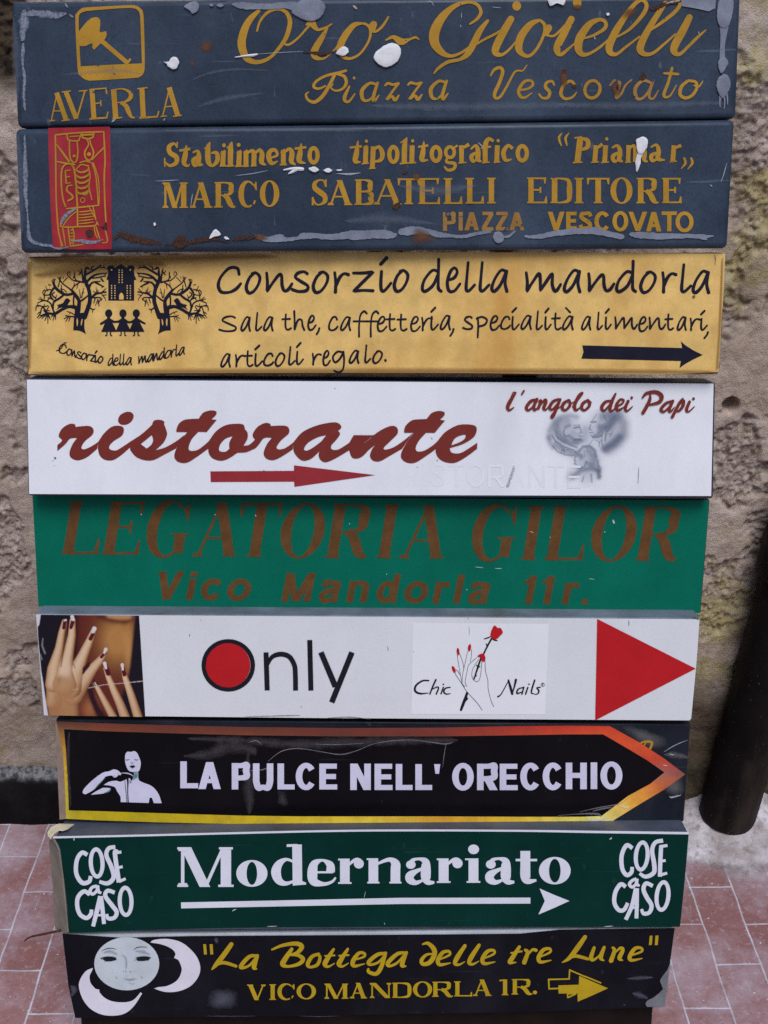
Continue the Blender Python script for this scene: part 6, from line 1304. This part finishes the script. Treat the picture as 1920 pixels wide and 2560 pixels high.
# ---- cast iron drainpipe at the right
pr = empty('drainpipe', (PIPE.x, PIPE.y, PIPE.z), 'dark cast iron drainpipe running down the wall at the right of the stack', 'drainpipe')
M_iron = paint('old_iron', (0.009, 0.007, 0.007), 0.6, 0.5, 12, grime=((0.052, 0.036, 0.026), 0.9), bump=0.5, spec=0.2, chips=((0.07, 0.055, 0.045), 160, 0.70))
def lean_pipe(prof, n=40):
    vs = []; ax = (PTOP - PBOT).normalized(); e1_ = ax.cross(Vector((0, 1, 0))).normalized(); e2_ = ax.cross(e1_).normalized()
    for r, t in prof:
        for i in range(n):
            a = 2*math.pi*i/n; rr = r + noise.noise(Vector((math.cos(a)*3, math.sin(a)*3, t*9)))*0.0014
            vs.append(PBOT + ax*t + e1_*rr*math.cos(a) + e2_*rr*math.sin(a))
    return vs, [(j*n+i, j*n+(i+1) % n, (j+1)*n+(i+1) % n, (j+1)*n+i) for j in range(len(prof)-1) for i in range(n)]
v_, f_2 = lean_pipe([(0.0, -.004), (PIPE_R*.8, -.004), (PIPE_R*.97, 0.004), (PIPE_R, 0.012)] + [(PIPE_R, 0.04*k) for k in range(1, 45)]); mesh_obj('pipe', v_, f_2, M_iron, pr, smooth=True)
v_, f_2 = lean_pipe([(PIPE_R-.001, .545), (PIPE_R+.010, .55), (PIPE_R+.012, .57), (PIPE_R+.012, .63), (PIPE_R+.008, .645), (PIPE_R-.001, .65)]); mesh_obj('collar', v_, f_2, M_iron, pr, smooth=True)

# ---- rack that carries the signs
M_rack = paint('dark_rack_metal', (0.012, 0.011, 0.012), 0.5, 0.3, 20, bump=0.1, spec=0.4)
def bar(p, q, wx, wy, up=NS):
    p, q = Vector(p), Vector(q); d = (q-p).normalized(); a = d.cross(up).normalized() * wx/2; b = a.cross(d).normalized() * wy/2
    vs = [p-a-b, p+a-b, p+a+b, p-a+b, q-a-b, q+a-b, q+a+b, q-a+b]
    return vs, [(3, 2, 1, 0), (4, 5, 6, 7), (0, 1, 5, 4), (1, 2, 6, 5), (2, 3, 7, 6), (3, 0, 4, 7)]
back = P0 - NS * 0.112
rk = empty('sign_rack', (0, (P0 - NS*.112).y, 0), 'dark metal rack with an upright post seen between the yellow and the white ristorante sign', 'rack')
for px in (1298,):
    top = hit(px + (20 if px > 960 else -20), 60, back, NS); bot = hit(px + (-40 if px > 960 else 40), 2480, back, NS)
    top = hit(px, 940, back, NS); x = top.x
    down = Vector((0, -math.sin(LEAN), -math.cos(LEAN)))
    t0 = back.z / math.cos(LEAN) - 0.0
    base = Vector((x, back.y, back.z)) + down * (back.z / math.cos(LEAN)); 
    tp_ = base - down * 1.17
    vv, ff = bar(base, tp_, 0.048, 0.02); mesh_obj('post', vv, ff, M_rack, rk)
for s_ in (0.12, 0.55, 1.08):
    c0 = Vector((0, back.y, back.z)) + down * (back.z / math.cos(LEAN)) - down * s_ - NS * 0.021
    vv, ff = bar(c0 + Vector((-.40, 0, 0)), c0 + Vector((.42, 0, 0)), 0.03, 0.02); mesh_obj('crossbar', vv, ff, M_rack, rk)

bl, br_ = hit(196, 2556, P0 - NS*.02, NS), hit(1636, 2548, P0 - NS*.02, NS)  # dark plate added below the lowest sign in place of the shadow there
bc = Vector(((bl.x + br_.x)/2, bl.y, 0)); hw = (br_.x - bl.x)/2
vv = [(bc.x-hw, bl.y+.004, 0.002), (bc.x+hw, bl.y+.004, 0.002), (bc.x+hw, bl.y+.10, 0.002), (bc.x-hw, bl.y+.10, 0.002), (bc.x-hw, bl.y+.020, 0.086), (bc.x+hw, bl.y+.020, 0.086), (bc.x+hw, bl.y+.10, 0.086), (bc.x-hw, bl.y+.10, 0.086)]
mesh_obj('shadow_panel', vv, [(3, 2, 1, 0), (4, 5, 6, 7), (0, 1, 5, 4), (1, 2, 6, 5), (2, 3, 7, 6), (3, 0, 4, 7)], paint('brown_shadow_paint', (0.013, 0.008, 0.006), 0.6, 0.4, 20, bump=0.2, spec=0.2), rk)
# ---- rusty wire sticking out beside the green sign, and grit on the tiles
def tube(pts, r, n=8):
    vs = []; fs = []
    for i, p in enumerate(pts):
        d = (pts[min(i+1, len(pts)-1)] - pts[max(i-1, 0)]).normalized(); a = d.orthogonal().normalized(); b = d.cross(a)
        rr = r * (1 - 0.55*i/len(pts))
        vs += [p + a*rr*math.cos(t) + b*rr*math.sin(t) for t in [2*math.pi*k/n for k in range(n)]]
    fs = [(i*n+k, i*n+(k+1) % n, (i+1)*n+(k+1) % n, (i+1)*n+k) for i in range(len(pts)-1) for k in range(n)]
    return vs, fs + [tuple(range(n))[::-1], tuple(range((len(pts)-1)*n, len(pts)*n))]
wp = [S8.at(*t) for t in ((152, 2326, -.012), (142, 2328, -.012), (120, 2333, -.015), (100, 2337, -.02), (80, 2341, -.03), (68, 2346, -.04), (62, 2352, -.05))]
v_, f_2 = tube(wp, 0.0022)
wr = mesh_obj('rusty_wire', v_, f_2, paint('rusty_wire', (0.075, 0.030, 0.018), 0.8, 0.4, 60, bump=0.3), None, smooth=True)
wr['label'] = 'thin rusty wire sticking out to the left below the dark green sign'; wr['category'] = 'wire'
gv, gf = [], []
rg = random.Random(5)
def pebble(x, y, r):
    b = len(gv); rot = rg.random()*6.28
    for (a, e, z) in ((0, 1, .2), (1.3, .8, .15), (2.6, 1, .2), (3.9, .9, .1), (5.1, 1.1, .2)):
        gv.append((x + r*e*math.cos(a+rot), y + r*e*math.sin(a+rot)*.8, 0.0004)); gv.append((x + r*.55*e*math.cos(a+rot), y + r*.55*e*math.sin(a+rot)*.8, r*.7))
    for i in range(5):
        j = (i+1) % 5; gf.append((b+2*i, b+2*j, b+2*j+1, b+2*i+1))
    gf.append(tuple(b+2*i+1 for i in range(5)))
for _ in range(520):
    s_ = rg.choice((-1, 1)); pebble(s_*rg.uniform(.22, .75), rg.uniform(P0.y-.25, WALL_Y-.03), rg.choice((.0006, .0008, .001, .0012, .0018)))
gr = mesh_obj('grit', gv, gf, paint('white_grit', (0.75, 0.74, 0.74), 0.3, 0.15, 40, bump=0.0, spec=0.6)); gr['kind'] = 'stuff'
